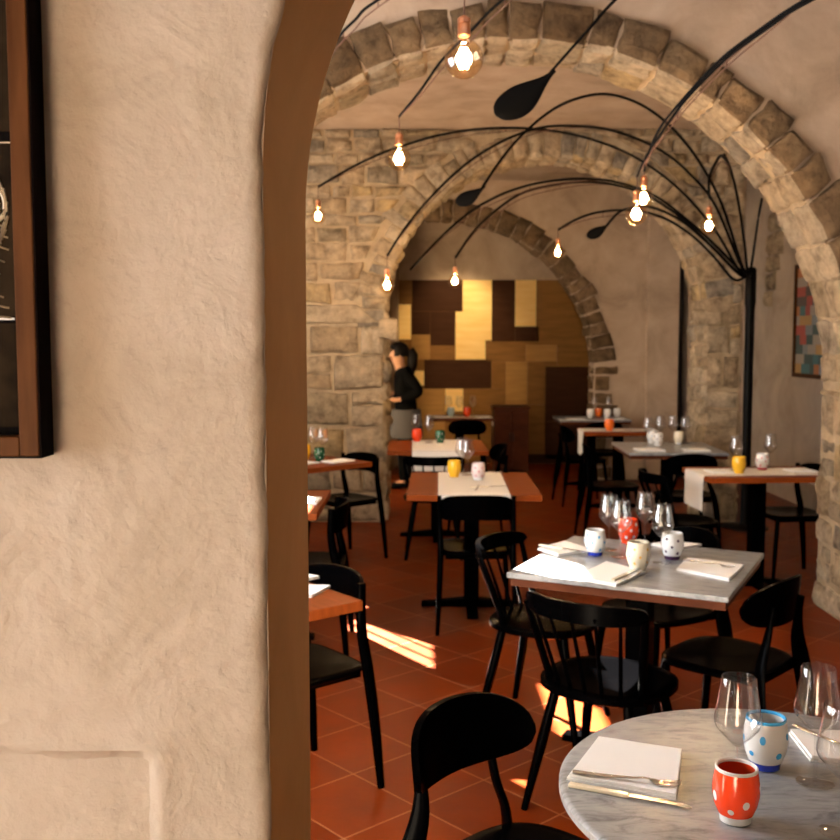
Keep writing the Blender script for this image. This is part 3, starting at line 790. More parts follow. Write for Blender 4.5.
napkin([(.479, 4.03), (.61, 4.17), (.70, 4.0), (.545, 3.895)], .75, 'white napkin on the left corner of the square marble table beside the blue-footed cup')
napkin([(.553, 3.536), (.713, 3.781), (.822, 3.614), (.678, 3.404)], .75, 'white sunlit napkin at the front edge of the square marble table')
napkin([(.952, 3.663), (1.043, 3.852), (1.221, 3.712), (1.096, 3.491)], .75, 'white crumpled napkin on the right side of the square marble table')
napkin([(.965, 4.12), (1.06, 4.17), (1.17, 4.10), (1.05, 4.01)], .75, 'white napkin at the back of the square marble table behind the dotted cup')
napkin([(-.52, 3.27), (-.47, 3.42), (-.31, 3.40), (-.36, 3.26)], .75, 'white sunlit napkin on the nearest wooden table by the plaster jamb')
napkin([(-.62, 3.52), (-.50, 3.64), (-.36, 3.53), (-.45, 3.44)], .75, 'second white napkin farther back on the nearest wooden table by the jamb')
napkin([(-.75, 5.17), (-.75, 5.38), (-.53, 5.36), (-.54, 5.15)], .75, 'white napkin on the narrow slice of orange table past the plaster jamb')
napkin([(-.70, 7.0), (-.56, 7.15), (-.46, 7.05), (-.60, 6.90)], .75, 'white napkin near the corner of the table with yellow and green cups')
napkin([(-.95, 6.85), (-.83, 7.02), (-.70, 6.93), (-.83, 6.75)], .75, 'white napkin at the front of the table with yellow and green cups')
napkin([(1.69, 7.68), (1.90, 7.68), (1.88, 7.86), (1.68, 7.86)], .75, 'white napkin at the near left corner of the rear marble table')
napkin([(2.04, 7.66), (2.24, 7.66), (2.24, 7.82), (2.05, 7.82)], .75, 'white napkin at the near right of the rear marble table')
napkin([(1.87, 6.34), (2.02, 6.36), (2.01, 6.54), (1.86, 6.52)], .753, 'white napkin left of the yellow cup on the grey runner')
napkin([(2.40, 6.40), (2.56, 6.40), (2.55, 6.56), (2.39, 6.55)], .753, 'white napkin right of the pink-spotted cup beside the stone pier')
napkin([(.16, 11.03), (.33, 11.03), (.33, 11.15), (.16, 11.15)], .753, 'white napkin at the left end of the farthest table by the cladding')
napkin([(.62, 11.03), (.77, 11.03), (.77, 11.15), (.62, 11.15)], .753, 'white napkin at the right end of the farthest table by the cladding')
napkin([(1.60, 10.80), (1.80, 10.80), (1.80, 10.96), (1.60, 10.96)], .75, 'white napkin on the left of the farthest marble table')
napkin([(2.02, 10.80), (2.22, 10.80), (2.22, 10.96), (2.02, 10.96)], .75, 'white napkin on the right of the farthest marble table')

# ------------------------------------------------------------------ cups
def surf(prof, z):
    for (r0, z0), (r1, z1) in zip(prof[:-1], prof[1:]):
        if z0 <= z <= z1 and z1 > z0: return r0+(r1-r0)*(z-z0)/(z1-z0)
    return prof[-1][0]
PROF = [(.0, .002), (.026, .002), (.027, .010), (.0315, .017), (.0375, .032), (.0410, .050), (.0412, .064), (.0390, .082), (.0362, .098)]
def make_cup(body, rim, foot, dot=None, dots=(), s=1.0):
    def build(loc, label, rotz=0):
        t = empty('tumbler', loc, rotz, label, 'cup', 'spotted tumblers')
        pr = [(r*s, z*s) for r, z in PROF]
        m = MB(); n = 40
        outer = pr[2:]
        m.lathe(outer+[(pr[-1][0]-.0035, pr[-1][1])]+[(max(0, r-.0036), z) for r, z in reversed(pr[4:-1])]+[(.02*s, .020*s)], n, cap0=False, cap1=True)
        if dot:
            m.cur = 1
            for th, z, rad, st in dots:
                vs = []; K = 20; R0 = surf(pr, z*s)
                for ring in (0, .6, 1):
                    for i in range(K if ring else 1):
                        a = 2*PI*i/K; dz = z*s+ring*rad*st*math.sin(a); da = th+ring*rad*math.cos(a)/R0
                        rr = surf(pr, dz)+.0007
                        vs.append((rr*math.cos(da), rr*math.sin(da), dz))
                fs = [(0, 1+i, 1+(i+1) % K) for i in range(K)]+[(1+i, 1+K+i, 1+K+(i+1) % K, 1+(i+1) % K) for i in range(K)]
                m.add(vs, fs)
        m.build('body', [M[body], M[dot or body]], t)
        m = MB(); r, z = pr[-1]
        m.lathe([(r+.0008, z-.004*s), (r+.001, z), (r-.0012, z+.0018), (r-.004, z), (r-.0042, z-.004*s)], n, cap0=False, cap1=False); m.build('rim', M[rim], t)
        m = MB(); m.lathe([(0, .0006), (.0255*s, .0006), (.0275*s, .002*s), (.0285*s, .011*s), (.0310*s, .0165*s), (0, .0165*s)], n, cap0=False, cap1=False); m.build('foot', M[foot], t, merge=.00005)
        return t
    return build
def ringdots(n, rad, seed, st=1.15, rows=(.030, .055, .078)):
    r = random.Random(seed); out = []
    for j, z in enumerate(rows):
        for i in range(n): out.append((2*PI*(i+.5*(j % 2))/n+r.uniform(-.15, .15), z+r.uniform(-.004, .004), rad*r.uniform(.8, 1.15), st))
    return out
V0 = -1.98   # bearing of the camera seen from a cup on the round table
make_cup('red', 'white', 'white', 'white', [(V0-.95, .050, .0062, 1.5), (V0+.55, .044, .0062, 1.25), (V0-.12, .029, .0055, 1.0), (V0+1.5, .066, .006, 1.3), (V0+2.6, .04, .006, 1.3), (V0+3.6, .06, .006, 1.3)], 1.0)(
    (.561, 1.718, .75), 'orange-red tumbler with white spots at the front of the round marble table')
make_cup('white', 'bluedot', 'bluefoot', 'bluedot', [(V0-.05, .066, .0058, 1.5), (V0-.62, .036, .0055, 1), (V0+.75, .036, .0065, 1.1), (V0-1.15, .060, .005, 1.4), (V0+1.25, .07, .005, 1.4), (V0+2.2, .05, .006, 1), (V0+3.2, .06, .006, 1), (V0+4.1, .04, .006, 1)], 1.05)(
    (.690, 1.940, .75), 'white tumbler with sky-blue spots and a cobalt foot on the round marble table')
make_cup('white', 'white', 'bluefoot', 'bluedot', ringdots(5, .005, 1), 1.03)((.697, 3.93, .75), 'white tumbler with small blue spots and blue foot on the square marble table')
make_cup('cream', 'cream', 'cream', 'yellow', ringdots(6, .0042, 2), 1.08)((.812, 3.668, .75), 'cream tumbler with faint yellow spots, nearest cup on the square marble table')
make_cup('red', 'red', 'red', 'white', ringdots(6, .0055, 3), 1.05)((.878, 4.165, .75), 'red white-spotted tumbler between the wine glasses on the square marble table')
make_cup('white', 'white', 'darkdot', 'darkdot', ringdots(5, .0058, 5), 1.05)((.986, 3.856, .75), 'white tumbler with dark purple spots on the right of the square marble table')
make_cup('yellow', 'yellow', 'yellow', None, (), 1.05)((.213, 6.20, .753), 'yellow tumbler on the white runner of the orange table')
make_cup('pink', 'pink', 'white', 'pinkdot', ringdots(6, .0045, 6), 1.05)((.356, 6.07, .753), 'pinkish-white tumbler beside the yellow one on the white runner')
make_cup('yellow', 'yellow', 'yellow', None, (), 1.05)((-.83, 7.16, .75), 'yellow tumbler on the table before the stone pier, left of the dark green one')
make_cup('green', 'green', 'green', 'white', ringdots(5, .004, 8), 1.0)((-.712, 7.03, .75), 'dark green tumbler on the table before the stone pier')
make_cup('red', 'red', 'red', None, (), 1.05)((-.026, 8.43, .753), 'red tumbler on the far table under the second arch')
make_cup('green', 'green', 'green', 'white', ringdots(5, .004, 9), 1.05)((.167, 8.30, .753), 'dark green tumbler on the far table under the second arch')
make_cup('paleblue', 'white', 'paleblue', None, (), 1.05)((.345, 11.2, .753), 'pale blue tumbler on the farthest table by the brass cladding')
make_cup('red', 'red', 'red', None, (), 1.05)((.528, 11.2, .753), 'red tumbler on the farthest table by the brass cladding')
make_cup('white', 'white', 'white', None, (), 1.0)((1.885, 11.04, .75), 'white tumbler left of the orange one on the farthest marble table')
make_cup('orange', 'orange', 'orange', None, (), 1.0)((1.997, 11.15, .75), 'orange tumbler on the farthest marble table')
make_cup('white', 'white', 'white', 'orange', ringdots(5, .005, 4), 1.0)((2.07, 11.02, .75), 'white orange-spotted tumbler right of the orange one on the farthest marble table')
make_cup('white', 'white', 'white', None, (), 1.0)((2.20, 11.14, .75), 'plain white tumbler at the right end of the farthest marble table')
make_cup('orange', 'orange', 'orange', None, (), 1.1)((1.79, 9.42, .753), 'orange tumbler on the table with the hanging runner behind the rear marble table')
make_cup('white', 'white', 'white', 'darkdot', ringdots(5, .005, 12), 1.08)((1.93, 8.08, .75), 'white dark-spotted tumbler, nearest cup on the rear marble table')
make_cup('white', 'white', 'white', 'bluedot', ringdots(5, .005, 13), 1.08)((1.935, 8.30, .75), 'white tumbler at the back left of the rear marble table')
make_cup('cream', 'cream', 'white', None, (), 1.05)((2.136, 8.22, .75), 'cream tumbler on the right of the rear marble table')
make_cup('yellow', 'yellow', 'yellow', None, (), 1.1)((2.045, 6.37, .753), 'yellow tumbler on the grey runner by the stone pier')
make_cup('white', 'white', 'pinkdot', 'pinkdot', ringdots(6, .0055, 14), 1.1)((2.26, 6.56, .753), 'white pink-spotted tumbler behind the yellow one near the stone pier')

# ------------------------------------------------------------------ wine glasses
def make_glass():
    t = empty('wine_glass', (0, 0, 0), 0, '', 'wine glass', 'stemmed wine glasses')
    m = MB(); m.lathe([(.003, .096), (.010, .101), (.026, .117), (.040, .134), (.0435, .144), (.0430, .152), (.039, .176), (.0345, .205), (.0315, .228), (.0308, .229), (.0307, .228), (.034, .204), (.0384, .175), (.0424, .151), (.0428, .144), (.039, .1345), (.025, .118), (.009, .103), (.002, .1)], 48, cap0=False, cap1=True); m.build('bowl', M['glass'], t)
    m = MB(); m.lathe([(.0045, .004), (.0036, .012), (.0034, .05), (.0036, .085), (.005, .097)], 20); m.build('stem', M['glass'], t)
    m = MB(); m.lathe([(0, .0008), (.034, .0008), (.0355, .0014), (.034, .0024), (.012, .005), (.0045, .008), (0, .009)], 48, cap0=False, cap1=False); m.build('foot', M['glass'], t, merge=.00005)
    return t
g0 = make_glass(); gfirst = [True]
def glass(x, y, z, label):
    if gfirst[0]: gfirst[0] = False; g0.location = (x, y, z); g0['label'] = label
    else: dup(g0, (x, y, z), random.uniform(0, 6), label)
glass(.592, 1.812, .75, 'wine glass directly behind the orange-red tumbler on the round marble table')
glass(.762, 1.868, .75, 'wine glass behind and right of the blue-spotted tumbler on the round table')
glass(.728, 1.672, .75, 'nearest wine glass, cut by the right picture edge on the round table')
glass(.771, 4.03, .75, 'wine glass at the back left of the square marble table group')
glass(.790, 3.885, .75, 'wine glass just behind the cream tumbler on the square marble table')
glass(.931, 4.09, .75, 'wine glass at the back right of the square marble table group, behind the red tumbler')
glass(.929, 3.786, .75, 'wine glass beside the dark-spotted tumbler on the square marble table')
glass(.301, 6.30, .753, 'wine glass behind the yellow and pink tumblers on the white runner')
glass(.27, 6.40, .753, 'rearmost wine glass on the orange table with white runner')
glass(-.775, 7.26, .75, 'wine glass behind the yellow tumbler before the stone pier')
glass(-.70, 7.16, .75, 'wine glass behind the green tumbler before the stone pier')
glass(-.03, 8.53, .753, 'wine glass behind the red tumbler on the far table')
glass(.075, 8.33, .753, 'wine glass left of the dark green tumbler on the far table')
glass(.32, 11.32, .753, 'wine glass left behind the pale blue tumbler on the farthest table')
glass(.445, 11.30, .753, 'middle wine glass of three on the farthest table by the cladding')
glass(.60, 11.32, .753, 'wine glass right behind the red tumbler on the farthest table by the cladding')
glass(1.97, 11.26, .75, 'left of two wine glasses on the farthest marble table')
glass(2.13, 11.26, .75, 'right of two wine glasses on the farthest marble table')
glass(1.868, 8.16, .75, 'leftmost wine glass on the rear marble table')
glass(2.01, 8.33, .75, 'wine glass behind the white tumblers on the rear marble table')
glass(2.125, 8.37, .75, 'wine glass left behind the cream tumbler on the rear marble table')
glass(2.21, 8.30, .75, 'rightmost wine glass on the rear marble table')
glass(2.075, 6.53, .753, 'wine glass behind the yellow tumbler by the stone pier')
glass(2.35, 6.67, .753, 'wine glass behind the pink-spotted tumbler by the stone pier')

# ------------------------------------------------------------------ cutlery
def make_fork(label):
    t = empty('fork', (0, 0, 0), 0, label, 'fork', 'steel forks')
    m = MB(); P = [(-.10, 0, .003), (-.04, 0, .003), (.01, 0, .005), (.035, 0, .008), (.05, 0, .006)]
    m.tube(spline(P, 4), [.0064-.0034*min(1, k/12) for k in range(17)], 8, flat=.45); m.build('handle', M['steel'], t)
    m = MB()
    def fn(a, c):
        w = .0118*min(1, .35+a*2.2); return (.046+.026*a, (2*c-1)*w, .0062-.004*math.sin(a*2.2)), Vector((0, 0, 1))
    m.sheet(fn, 6, 6, .0015)
    for k in range(4):
        y = -.0103+.00687*k
        m.tube([(.071, y, .0026), (.088, y, .003), (.104, y*.92, .0075)], [.0013, .0012, .0008], 6)
    m.build('tines', M['steel'], t); return t
def make_knife(label):
    t = empty('knife', (0, 0, 0), 0, label, 'knife', 'steel knives')
    m = MB(); m.box((-.115, -.0075, 0), (.0, .0065, .0075)); m.build('handle', M['cream'], t, bevel=.002, smooth=False)
    m = MB()
    def fn(a, c):
        w = .0095*(1-a**5)**.5+.0006; return (.0+.115*a, -.0065+c*(w+.0045)-.001*a, .0045), Vector((0, 0, 1))
    m.sheet(fn, 14, 4, .0014); m.build('blade', M['steel'], t); return t
fk = make_fork('steel fork resting on the napkin at the left of the round marble table'); fk.location = (.393, 1.855, .7632); fk.rotation_euler.z = -.29
kn = make_knife('steel knife lying beside the fork at the rim of the round marble table'); kn.location = (.390, 1.806, .751); kn.rotation_euler.z = -.42
dup(fk, (.86, 2.03, .7635), -1.1, 'steel fork on the far right napkin of the round table behind the glasses')
dup(kn, (.742, 3.545, .7605), .95, 'steel knife on the sunlit front napkin of the square marble table')
dup(fk, (.775, 3.525, .7605), .95, 'steel fork on the sunlit front napkin of the square marble table')
dup(kn, (.58, 3.99, .7605), -.7, 'steel knife on the left corner napkin of the square marble table')
dup(fk, (1.09, 3.72, .7605), -.7, 'steel fork on the crumpled right napkin of the square marble table')
dup(kn, (.40, 5.75, .756), .2, 'steel knife on the white runner of the orange table')
dup(fk, (.33, 5.70, .756), 1.4, 'steel fork on the white runner of the orange table')
dup(kn, (2.50, 6.34, .756), .1, 'steel knife beside the right napkin on the grey runner by the stone pier')

# ------------------------------------------------------------------ branching lamps
def make_bulb(root, end, drop, s=1.0):
    """Hanging globe bulb: part with socket, filament and flex."""
    x, y, z = end
    top = z-drop
    m = MB(); R = .058*s; c = top-.055*s-R*1.05
    prof = [(.013*s, top-.04*s), (.015*s, top-.052*s), (.024*s, c+R*.88)]+[(R*math.cos(a), c+R*math.sin(a)) for a in [1.05-k*.16 for k in range(17)]]+[(0.0005, c-R)]
    m.lathe([(r, q-z) for r, q in prof], 28, cap0=False, cap1=False)
    o = m.build('pendant_bulb', M['bulbglass'], root, loc=(x-root.location.x, y-root.location.y, z-root.location.z))
    m = MB(); m.lathe([(.004, -drop+.012), (.014*s, -drop+.006), (.0195*s, -drop), (.0195*s, -drop-.012*s), (.0175*s, -drop-.014*s), (.0195*s, -drop-.018*s), (.0195*s, -drop-.048*s), (.016*s, -drop-.052*s)], 20); m.build('socket', M['copper'], o)
    m = MB(); zc = c-z
    P = []
    for k in range(6):
        a = 2*PI*k/6; P += [(.009*s*math.cos(a), .009*s*math.sin(a), zc+.030*s), (.017*s*math.cos(a+.3), .017*s*math.sin(a+.3), zc), (.012*s*math.cos(a+.6), .012*s*math.sin(a+.6), zc-.026*s), (.017*s*math.cos(a+.8), .017*s*math.sin(a+.8), zc)]
    m.tube(P+[P[0]], .0028*s, 6); m.build('filament', M['filament'], o)
    if drop > .015:
        m = MB(); m.tube([(0, 0, 0), (.002, 0, -drop*.5), (0, 0, -drop+.01)], .003, 6); m.build('flex', M['cord'], o)
    return o, c
BULBS = []
def lamp(name, post, ztop, label, arms):
    """arms: (points from tip to post, ending, stay?)"""
    t = empty(name, (post[0], post[1], 0), 0, label, 'lamp')
    L = lambda p: (p[0]-post[0], p[1]-post[1], p[2])
    m = MB(); m.lathe([(.20, 0), (.20, .012), (.05, .025), (.038, .04), (.038, ztop-.35), (.046, ztop-.3), (.046, ztop-.02), (.03, ztop)], 24); m.build('post', M['blacksteel'], t)
    for pts, kind, size in arms:
        P = spline([L(p) for p in pts]+[(0, 0, ztop-.04)] if (pts[-1][0]-post[0])**2+(pts[-1][1]-post[1])**2 < .2 else [L(p) for p in pts], 6)
        n = len(P); m = MB()
        m.tube(P, [(.0092 if post[1] > 5 else .0064)+.003*k/n for k in range(n)], 8); a = m.build('arm', M['blacksteel'], t)
        if kind in ('bulb', 'stay'):
            k1 = max(6, int(n*.55)); m = MB()
            m.tube([Vector(P[k])-Vector((0, 0, .045*math.sin(PI*min(1, (k/k1)*1.0)))) for k in range(0, k1, 2)], .0035, 6)
            for k in range(4, k1-2, 10): m.tube([P[k], Vector(P[k])-Vector((0, 0, .045*math.sin(PI*k/k1)))], .003, 5)
            m.build('flex', M['cord'], a)
        if kind == 'bulb':
            sz, dr = (size if isinstance(size, tuple) else (size, .03)); o, c = make_bulb(t, pts[0], dr, sz)
            BULBS.append((pts[0][0], pts[0][1], c))
        if kind == 'leaf':
            tip = Vector(P[0]); d = Vector((-.80, .05, -.58)).normalized() if size > .25 else Vector((-.86, .05, -.50)).normalized(); side = Vector((d.z, 0, -d.x)).normalized()
            nrm = d.cross(side).normalized()
            m = MB(); S = size
            def fn(u, v, tip=tip, d=d, side=side, nrm=nrm, S=S):
                w = S*.225*(math.sqrt(max(0, 1-((u-.66)/.342)**2)) if u > .66 else .13+.87*(.5-.5*math.cos(PI*u/.66)))
                return tip-d*(S*.12)+d*(S*u*1.05)+side*((2*v-1)*w)+side*(-.05*S*math.sin(u*PI))+nrm*(.02*S*(2*v-1)**2), nrm
            m.sheet(fn, 24, 8, .004); m.build('leaf', M['blacksteel'], a)
    return t
P1 = (2.79, 8.5)
lamp('branching_lamp', P1, 2.22, 'black column lamp beside the second stone arch, curved arms fanning out with bulbs and leaves', [
    ([(-.784, 7.8, 2.779), (-.578, 7.84, 2.907), (-.364, 7.882, 3.021), (-.187, 7.917, 3.096), (.157, 7.984, 3.209), (.473, 8.046, 3.267), (.787, 8.108, 3.288), (1.122, 8.173, 3.27), (1.456, 8.239, 3.204), (1.796, 8.305, 3.073), (2.145, 8.374, 2.842), (2.459, 8.435, 2.522), (2.672, 8.477, 2.211)], 'bulb', (1, .105)),
    ([(-.248, 7.6, 2.238), (-.113, 7.64, 2.45), (.076, 7.696, 2.682), (.313, 7.766, 2.917), (.538, 7.833, 3.08), (.767, 7.901, 3.199), (.976, 7.963, 3.265), (1.221, 8.035, 3.288), (1.471, 8.109, 3.281), (1.727, 8.185, 3.225), (1.989, 8.263, 3.121), (2.213, 8.329, 2.964), (2.443, 8.397, 2.723), (2.705, 8.475, 2.211)], 'bulb', (1, .105)),
    ([(.403, 6.6, 2.592), (.527, 6.699, 2.782), (.661, 6.805, 2.951), (.852, 6.957, 3.135), (1.043, 7.11, 3.264), (1.285, 7.302, 3.358), (1.498, 7.472, 3.371), (1.723, 7.651, 3.325), (1.961, 7.84, 3.21), (2.214, 8.041, 3.003), (2.452, 8.231, 2.701), (2.698, 8.427, 2.208)], 'leaf', .21),
    ([(.298, 8.6, 2.305), (.467, 8.593, 2.54), (.678, 8.585, 2.731), (.887, 8.576, 2.855), (1.181, 8.565, 2.92), (1.432, 8.554, 2.935), (1.683, 8.544, 2.9), (1.935, 8.534, 2.808), (2.23, 8.522, 2.607), (2.486, 8.512, 2.364), (2.681, 8.504, 2.18)], 'bulb', (.95, .085)),
    ([(-.081, 8.2, 2.175), (.163, 8.225, 2.435), (.407, 8.251, 2.647), (.653, 8.277, 2.787), (.899, 8.302, 2.872), (1.148, 8.328, 2.916), (1.398, 8.355, 2.928), (1.651, 8.381, 2.9), (1.949, 8.412, 2.799), (2.252, 8.444, 2.589), (2.516, 8.471, 2.361), (2.693, 8.49, 2.196)], 'stay', 1),
    ([(1.173, 8.6, 2.54), (1.315, 8.591, 2.623), (1.482, 8.581, 2.681), (1.691, 8.568, 2.704), (1.9, 8.555, 2.686), (2.109, 8.542, 2.609), (2.319, 8.529, 2.466), (2.489, 8.519, 2.298), (2.659, 8.508, 2.113)], 'bulb', (.95, .08)),
    ([(1.367, 7.4, 2.445), (1.46, 7.472, 2.541), (1.565, 7.553, 2.588), (1.745, 7.693, 2.614), (2.032, 7.914, 2.543), (2.339, 8.151, 2.372), (2.668, 8.405, 2.148)], 'leaf', .18),
    ([(2.359, 7.899, 3.047), (2.475, 8.06, 2.913), (2.584, 8.213, 2.698), (2.67, 8.333, 2.43), (2.744, 8.436, 2.15)], 'plain', 1),
    ([(2.832, 8.4, 2.78), (2.816, 8.437, 2.605), (2.801, 8.474, 2.377), (2.785, 8.511, 2.155)], 'plain', 1),
    ([(1.884, 6.6, 2.52), (1.884, 6.62, 2.656), (1.978, 6.797, 2.792), (2.081, 7.014, 2.871), (2.24, 7.346, 2.846), (2.425, 7.735, 2.672), (2.588, 8.077, 2.404), (2.711, 8.335, 2.144)], 'bulb', (1, .055)),
])
P2 = (2.6, 3.5)
lamp('branching_lamp', P2, 2.22, 'nearer black lamp reaching in from the upper right with the largest bulb and leaf', [
    ([(1.179, 5.35, 2.487), (1.194, 5.33, 2.571), (1.24, 5.27, 2.697), (1.334, 5.148, 2.825), (1.459, 4.986, 2.962), (1.576, 4.833, 3.044), (1.74, 4.62, 3.133), (1.98, 4.31, 3.20), (2.25, 3.95, 3.12), (2.45, 3.69, 2.8), (2.56, 3.55, 2.35)], 'bulb', .92),
    ([(1.089, 5.1, 2.421), (1.14, 5.046, 2.544), (1.224, 4.957, 2.68), (1.29, 4.887, 2.772), (1.421, 4.748, 2.906), (1.549, 4.613, 2.992), (1.684, 4.47, 3.067), (1.95, 4.19, 3.14), (2.25, 3.87, 3.02), (2.45, 3.66, 2.7), (2.56, 3.54, 2.3)], 'bulb', (.95, .075)),
    ([(.55, 4.4, 2.739), (.638, 4.362, 2.833), (.716, 4.327, 2.914), (.819, 4.282, 3.021), (1.05, 4.18, 3.2), (1.5, 3.98, 3.38), (2.0, 3.76, 3.25), (2.4, 3.59, 2.8), (2.56, 3.52, 2.35)], 'leaf', .30),
    ([(-.103, 5.0, 2.694), (0, 4.943, 2.804), (.105, 4.885, 2.935), (.234, 4.813, 3.043), (.39, 4.726, 3.169), (.8, 4.5, 3.40), (1.4, 4.17, 3.5), (2.0, 3.83, 3.3), (2.4, 3.61, 2.8), (2.56, 3.52, 2.35)], 'bulb', (1, .085)),
    ([(.141, 3.3, 2.80), (.30, 3.31, 2.96), (.6, 3.34, 3.15), (1.1, 3.37, 3.3), (1.7, 3.42, 3.2), (2.2, 3.465, 2.85), (2.52, 3.49, 2.3)], 'bulb', (1.08, .17)),
    ([(-.70, 5.3, 2.72), (-.518, 5.2, 2.971), (-.411, 5.141, 3.112), (-.322, 5.093, 3.185), (-.205, 5.029, 3.26), (.3, 4.76, 3.44), (1.2, 4.27, 3.5), (2.0, 3.83, 3.2), (2.4, 3.61, 2.75), (2.56, 3.52, 2.3)], 'stay', 1),
])

# ------------------------------------------------------------------ the waitress
def skin_obj(name, verts, edges, radii, root, mt, parent, sub=2):
    me = bpy.data.meshes.new(name); me.from_pydata(verts, edges, []); me.materials.append(mt)
    o = bpy.data.objects.new(name, me); COL.objects.link(o)
    if parent: o.parent = parent
    sk = o.modifiers.new('skin', 'SKIN'); sk.use_smooth_shade = True
    for i, v in enumerate(me.skin_vertices[0].data):
        r = radii[i]; v.radius = r if isinstance(r, tuple) else (r, r); v.use_root = i == root
    s = o.modifiers.new('sub', 'SUBSURF'); s.levels = sub; s.render_levels = sub
    return o
def person():
    # local frame: faces -X; feet at z=0
    t = empty('person', (-.150, 10.86, 0), math.radians(8), 'dark-haired person in black jacket and grey skirt standing half behind the stone pier', 'person')
    V = []; E = []; R = []
    def add(p, r, prev=None):
        V.append(p); R.append(r); i = len(V)-1
        if prev is not None: E.append((prev, i))
        return i
    pel = add((0, 0, .84), (.135, .10))
    ch = add((-.015, 0, 1.02), (.11, .085), pel); th = add((-.03, 0, 1.18), (.125, .09), ch); nk = add((-.055, 0, 1.315), .046, th)
    hd0 = add((-.085, 0, 1.39), .064, nk); hd = add((-.095, 0, 1.46), (.078, .092), hd0); hd2 = add((-.085, 0, 1.52), .06, hd)
    ns = add((-.185, 0, 1.435), .011, hd); ch_ = add((-.150, 0, 1.375), .022, hd0)
    for s in (-1, 1):
        sh = add((-.02, s*.155, 1.245), .052, th)
        if s < 0: el = add((.12, -.23, 1.05), .036, sh); wr = add((-.10, -.20, .97), .025, el)
        else: el = add((.06, .23, 1.03), .036, sh); wr = add((-.16, .17, 1.02), .025, el)
        pm = add((V[wr][0]-.075, V[wr][1]+.01, V[wr][2]+.005), (.018, .032), wr)
        for k, ln in enumerate((.055, .07, .075, .062)):
            f1 = add((V[pm][0]-.035, V[pm][1]-.027+.018*k, V[pm][2]), .009, pm); f2 = add((V[f1][0]-ln*.5, V[f1][1], V[f1][2]-.015), .008, f1); add((V[f2][0]-ln*.25, V[f2][1], V[f2][2]-.028), .007, f2)
        tb = add((V[wr][0]-.03, V[wr][1]-s*.035, V[wr][2]+.015), .010, wr); add((V[tb][0]-.035, V[tb][1]-s*.01, V[tb][2]+.012), .008, tb)
        hp = add((.0, s*.085, .74), .085, pel); kn_ = add((-.015+s*.03, s*.085, .44), .056, hp); an = add((.02+s*.05, s*.085, .085), .036, kn_); add((-.09+s*.05, s*.085, .035), (.034, .026), an)
    skin_obj('body', V, E, R, pel, M['skin'], t)
    # jacket
    V2 = [(0, 0, .80), (-.005, 0, .90), (-.015, 0, 1.04), (-.03, 0, 1.19), (-.045, 0, 1.275), (-.02, -.16, 1.245), (.12, -.24, 1.05), (-.09, -.205, .975), (-.02, .16, 1.245), (.06, .24, 1.03), (-.14, .18, 1.015), (.05, 0, 1.27)]
    E2 = [(0, 1), (1, 2), (2, 3), (3, 4), (3, 5), (5, 6), (6, 7), (3, 8), (8, 9), (9, 10), (3, 11)]
    skin_obj('jacket', V2, E2, [(.175, .14), (.16, .13), (.15, .122), (.165, .13), .085, .092, .064, .046, .092, .064, .046, .095], 0, M['cloth'], t)
    # skirt, trousers, shoes, hair
    m = MB(); m.lathe([(.155, .86), (.168, .78), (.178, .68), (.182, .56), (.178, .555), (.15, .57)], 32)
    o = m.build('skirt', M['skirt'], t); o.scale = (1, 1.12, 1)
    for s in (-1, 1):
        m = MB(); m.tube([(0, s*.085, .72), (-.015+s*.03, s*.085, .44), (.018+s*.05, s*.085, .10)], [.095, .068, .052], 16); m.build('trouser_leg', M['cloth'], t)
        m = MB(); m.tube([(.06+s*.05, s*.085, .035), (0+s*.05, s*.085, .045), (-.09+s*.05, s*.085, .034), (-.15+s*.05, s*.085, .026)], [.034, .045, .045, .025], 12, flat=.75, up=(0, 0, 1)); m.build('shoe', M['cloth'], t)
        m = MB(); m.lathe([(.0005, -.010), (.008, -.006), (.010, 0), (.008, .006), (.0005, .010)], 12, c=(-.158, s*.034, 1.462), cap0=False, cap1=False); m.build('eye', M['white'], t)
        m = MB(); m.lathe([(.0005, -.005), (.005, 0), (.0005, .005)], 10, c=(-.165, s*.035, 1.462), cap0=False, cap1=False); m.build('iris', M['hair'], t)
        m = MB(); m.tube([(-.09, s*.082, 1.485), (-.078, s*.094, 1.475), (-.078, s*.094, 1.445), (-.088, s*.084, 1.43)], .011, 8); m.build('ear', M['skin'], t)
    m = MB(); m.tube([(-.160, -.024, 1.398), (-.166, 0, 1.400), (-.160, .024, 1.398)], [.003, .006, .003], 8); m.build('mouth', mat('lips', (.32, .08, .06), .5), t)
    m = MB()
    def hairf(a, c):
        th = c*2*PI; ph = -.35+a*(PI/2+.35)
        r = .110*(1+.03*noise.noise(Vector((math.cos(th)*4, math.sin(th)*4, a*9))))
        x = r*math.cos(ph)*math.cos(th)*1.08; y = r*math.cos(ph)*math.sin(th)*.95; z = r*math.sin(ph)*1.08
        if x < 0 and z < .045: x = max(x, -.058)
        return (-.078+x, y, 1.475+z), Vector((0, 0, 1))
    m.sheet(hairf, 12, 28)
    m.tube([(.03, 0, 1.50), (.07, 0, 1.44), (.065, .005, 1.34), (.045, 0, 1.26), (.04, 0, 1.19)], [.06, .062, .058, .046, .02], 14, flat=1.1, up=(0, 1, 0))
    m.build('hair', M['hair'], t)
    m = MB(); m.tube([(-.135, -.065, 1.24), (-.10, -.10, 1.10), (.0, -.135, .93), (.06, -.13, .86)], .008, 8, flat=.4); m.build('strap', M['framewood'], t)
person()

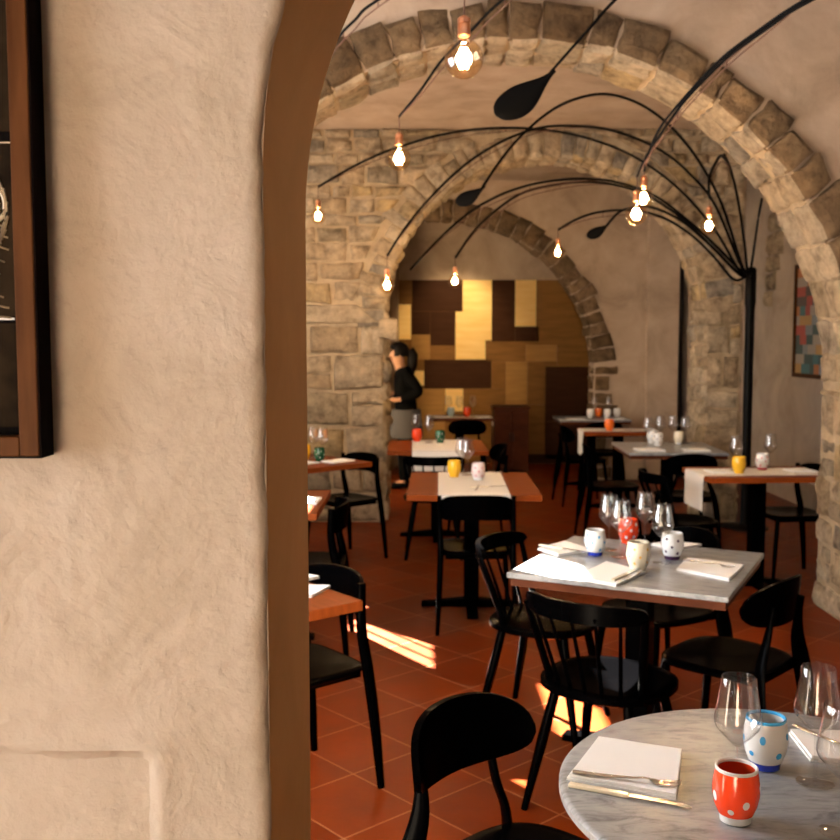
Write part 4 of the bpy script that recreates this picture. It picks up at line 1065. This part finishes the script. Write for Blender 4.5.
# ------------------------------------------------------------------ light
def area(name, loc, rot, sx, sy, power, color):
    l = bpy.data.lights.new(name, 'AREA'); l.shape = 'RECTANGLE'; l.size = sx; l.size_y = sy; l.energy = power; l.color = color
    o = bpy.data.objects.new(name, l); COL.objects.link(o); o.location = loc; o.rotation_euler = rot; return o
RX = (0, -PI/2, 0)   # faces +X
area('lobby_window_light', (-2.55, .05, 1.75), RX, 1.7, 1.6, 56, (1, .985, .96))
area('street_window_light', (-2.27, 3.25, 1.9), RX, 1.6, 1.9, 128, (.95, .97, 1))
gw = area('garden_window_light', (-2.27, 7.0, 2.0), (0, -PI/2, math.radians(32)), 1.8, 1.6, 30, (1, .95, .88))
gw.data.spread = math.radians(120)
area('rear_window_light', (-2.27, 10.3, 1.9), RX, 1.4, 1.1, 9, (1, .88, .72))
s = bpy.data.lights.new('sun', 'SUN'); s.energy = 360; s.color = (1, .93, .80); s.angle = math.radians(.35)
so = bpy.data.objects.new('sun', s); COL.objects.link(so)
so.rotation_euler = Vector((AZ.x, AZ.y, -TE)).to_track_quat('-Z', 'Y').to_euler(); so.location = (-6, 12, 6)
for i, (x, y, z) in enumerate(BULBS):
    l = bpy.data.lights.new('bulb_light', 'POINT'); l.energy = 17; l.color = (1, .75, .50); l.shadow_soft_size = .03
    o = bpy.data.objects.new('bulb_light', l); COL.objects.link(o); o.location = (x, y, z)
l = bpy.data.lights.new('added_panel_spot', 'SPOT'); l.energy = 70; l.color = (1, .74, .42); l.spot_size = 1.3; l.spot_blend = .7; l.shadow_soft_size = .08  # added spot with no fitting, there to brighten the metal panels
o = bpy.data.objects.new('added_panel_spot', l); COL.objects.link(o); o.location = (.55, 11.95, 2.75); o.rotation_euler = Vector((-.1, 1.05, -1.15)).to_track_quat('-Z', 'Y').to_euler()
w = bpy.data.worlds.new('sky'); SC.world = w; w.use_nodes = True
w.node_tree.nodes['Background'].inputs['Color'].default_value = (.75, .85, 1, 1); w.node_tree.nodes['Background'].inputs['Strength'].default_value = 1.2

# ------------------------------------------------------------------ camera
c = bpy.data.cameras.new('camera'); c.sensor_width = 36; c.lens = 36*1000/840; c.clip_start = .05
co = bpy.data.objects.new('camera', c); COL.objects.link(co); co.location = (0, 0, 1.6); co.rotation_euler = (PI/2-math.atan(.079), 0, 0)
c.dof.use_dof = True; c.dof.focus_distance = 1.55; c.dof.aperture_fstop = 9
SC.camera = co
SC.view_settings.view_transform = 'Standard'; SC.view_settings.look = 'None'; SC.view_settings.gamma = 1; SC.view_settings.exposure = 0.3
SC.view_settings.use_curve_mapping = False
SC.cycles.max_bounces = 8; SC.cycles.diffuse_bounces = 2; SC.cycles.transparent_max_bounces = 24; SC.cycles.sample_clamp_indirect = 6
SC.cycles.caustics_reflective = False; SC.cycles.caustics_refractive = False
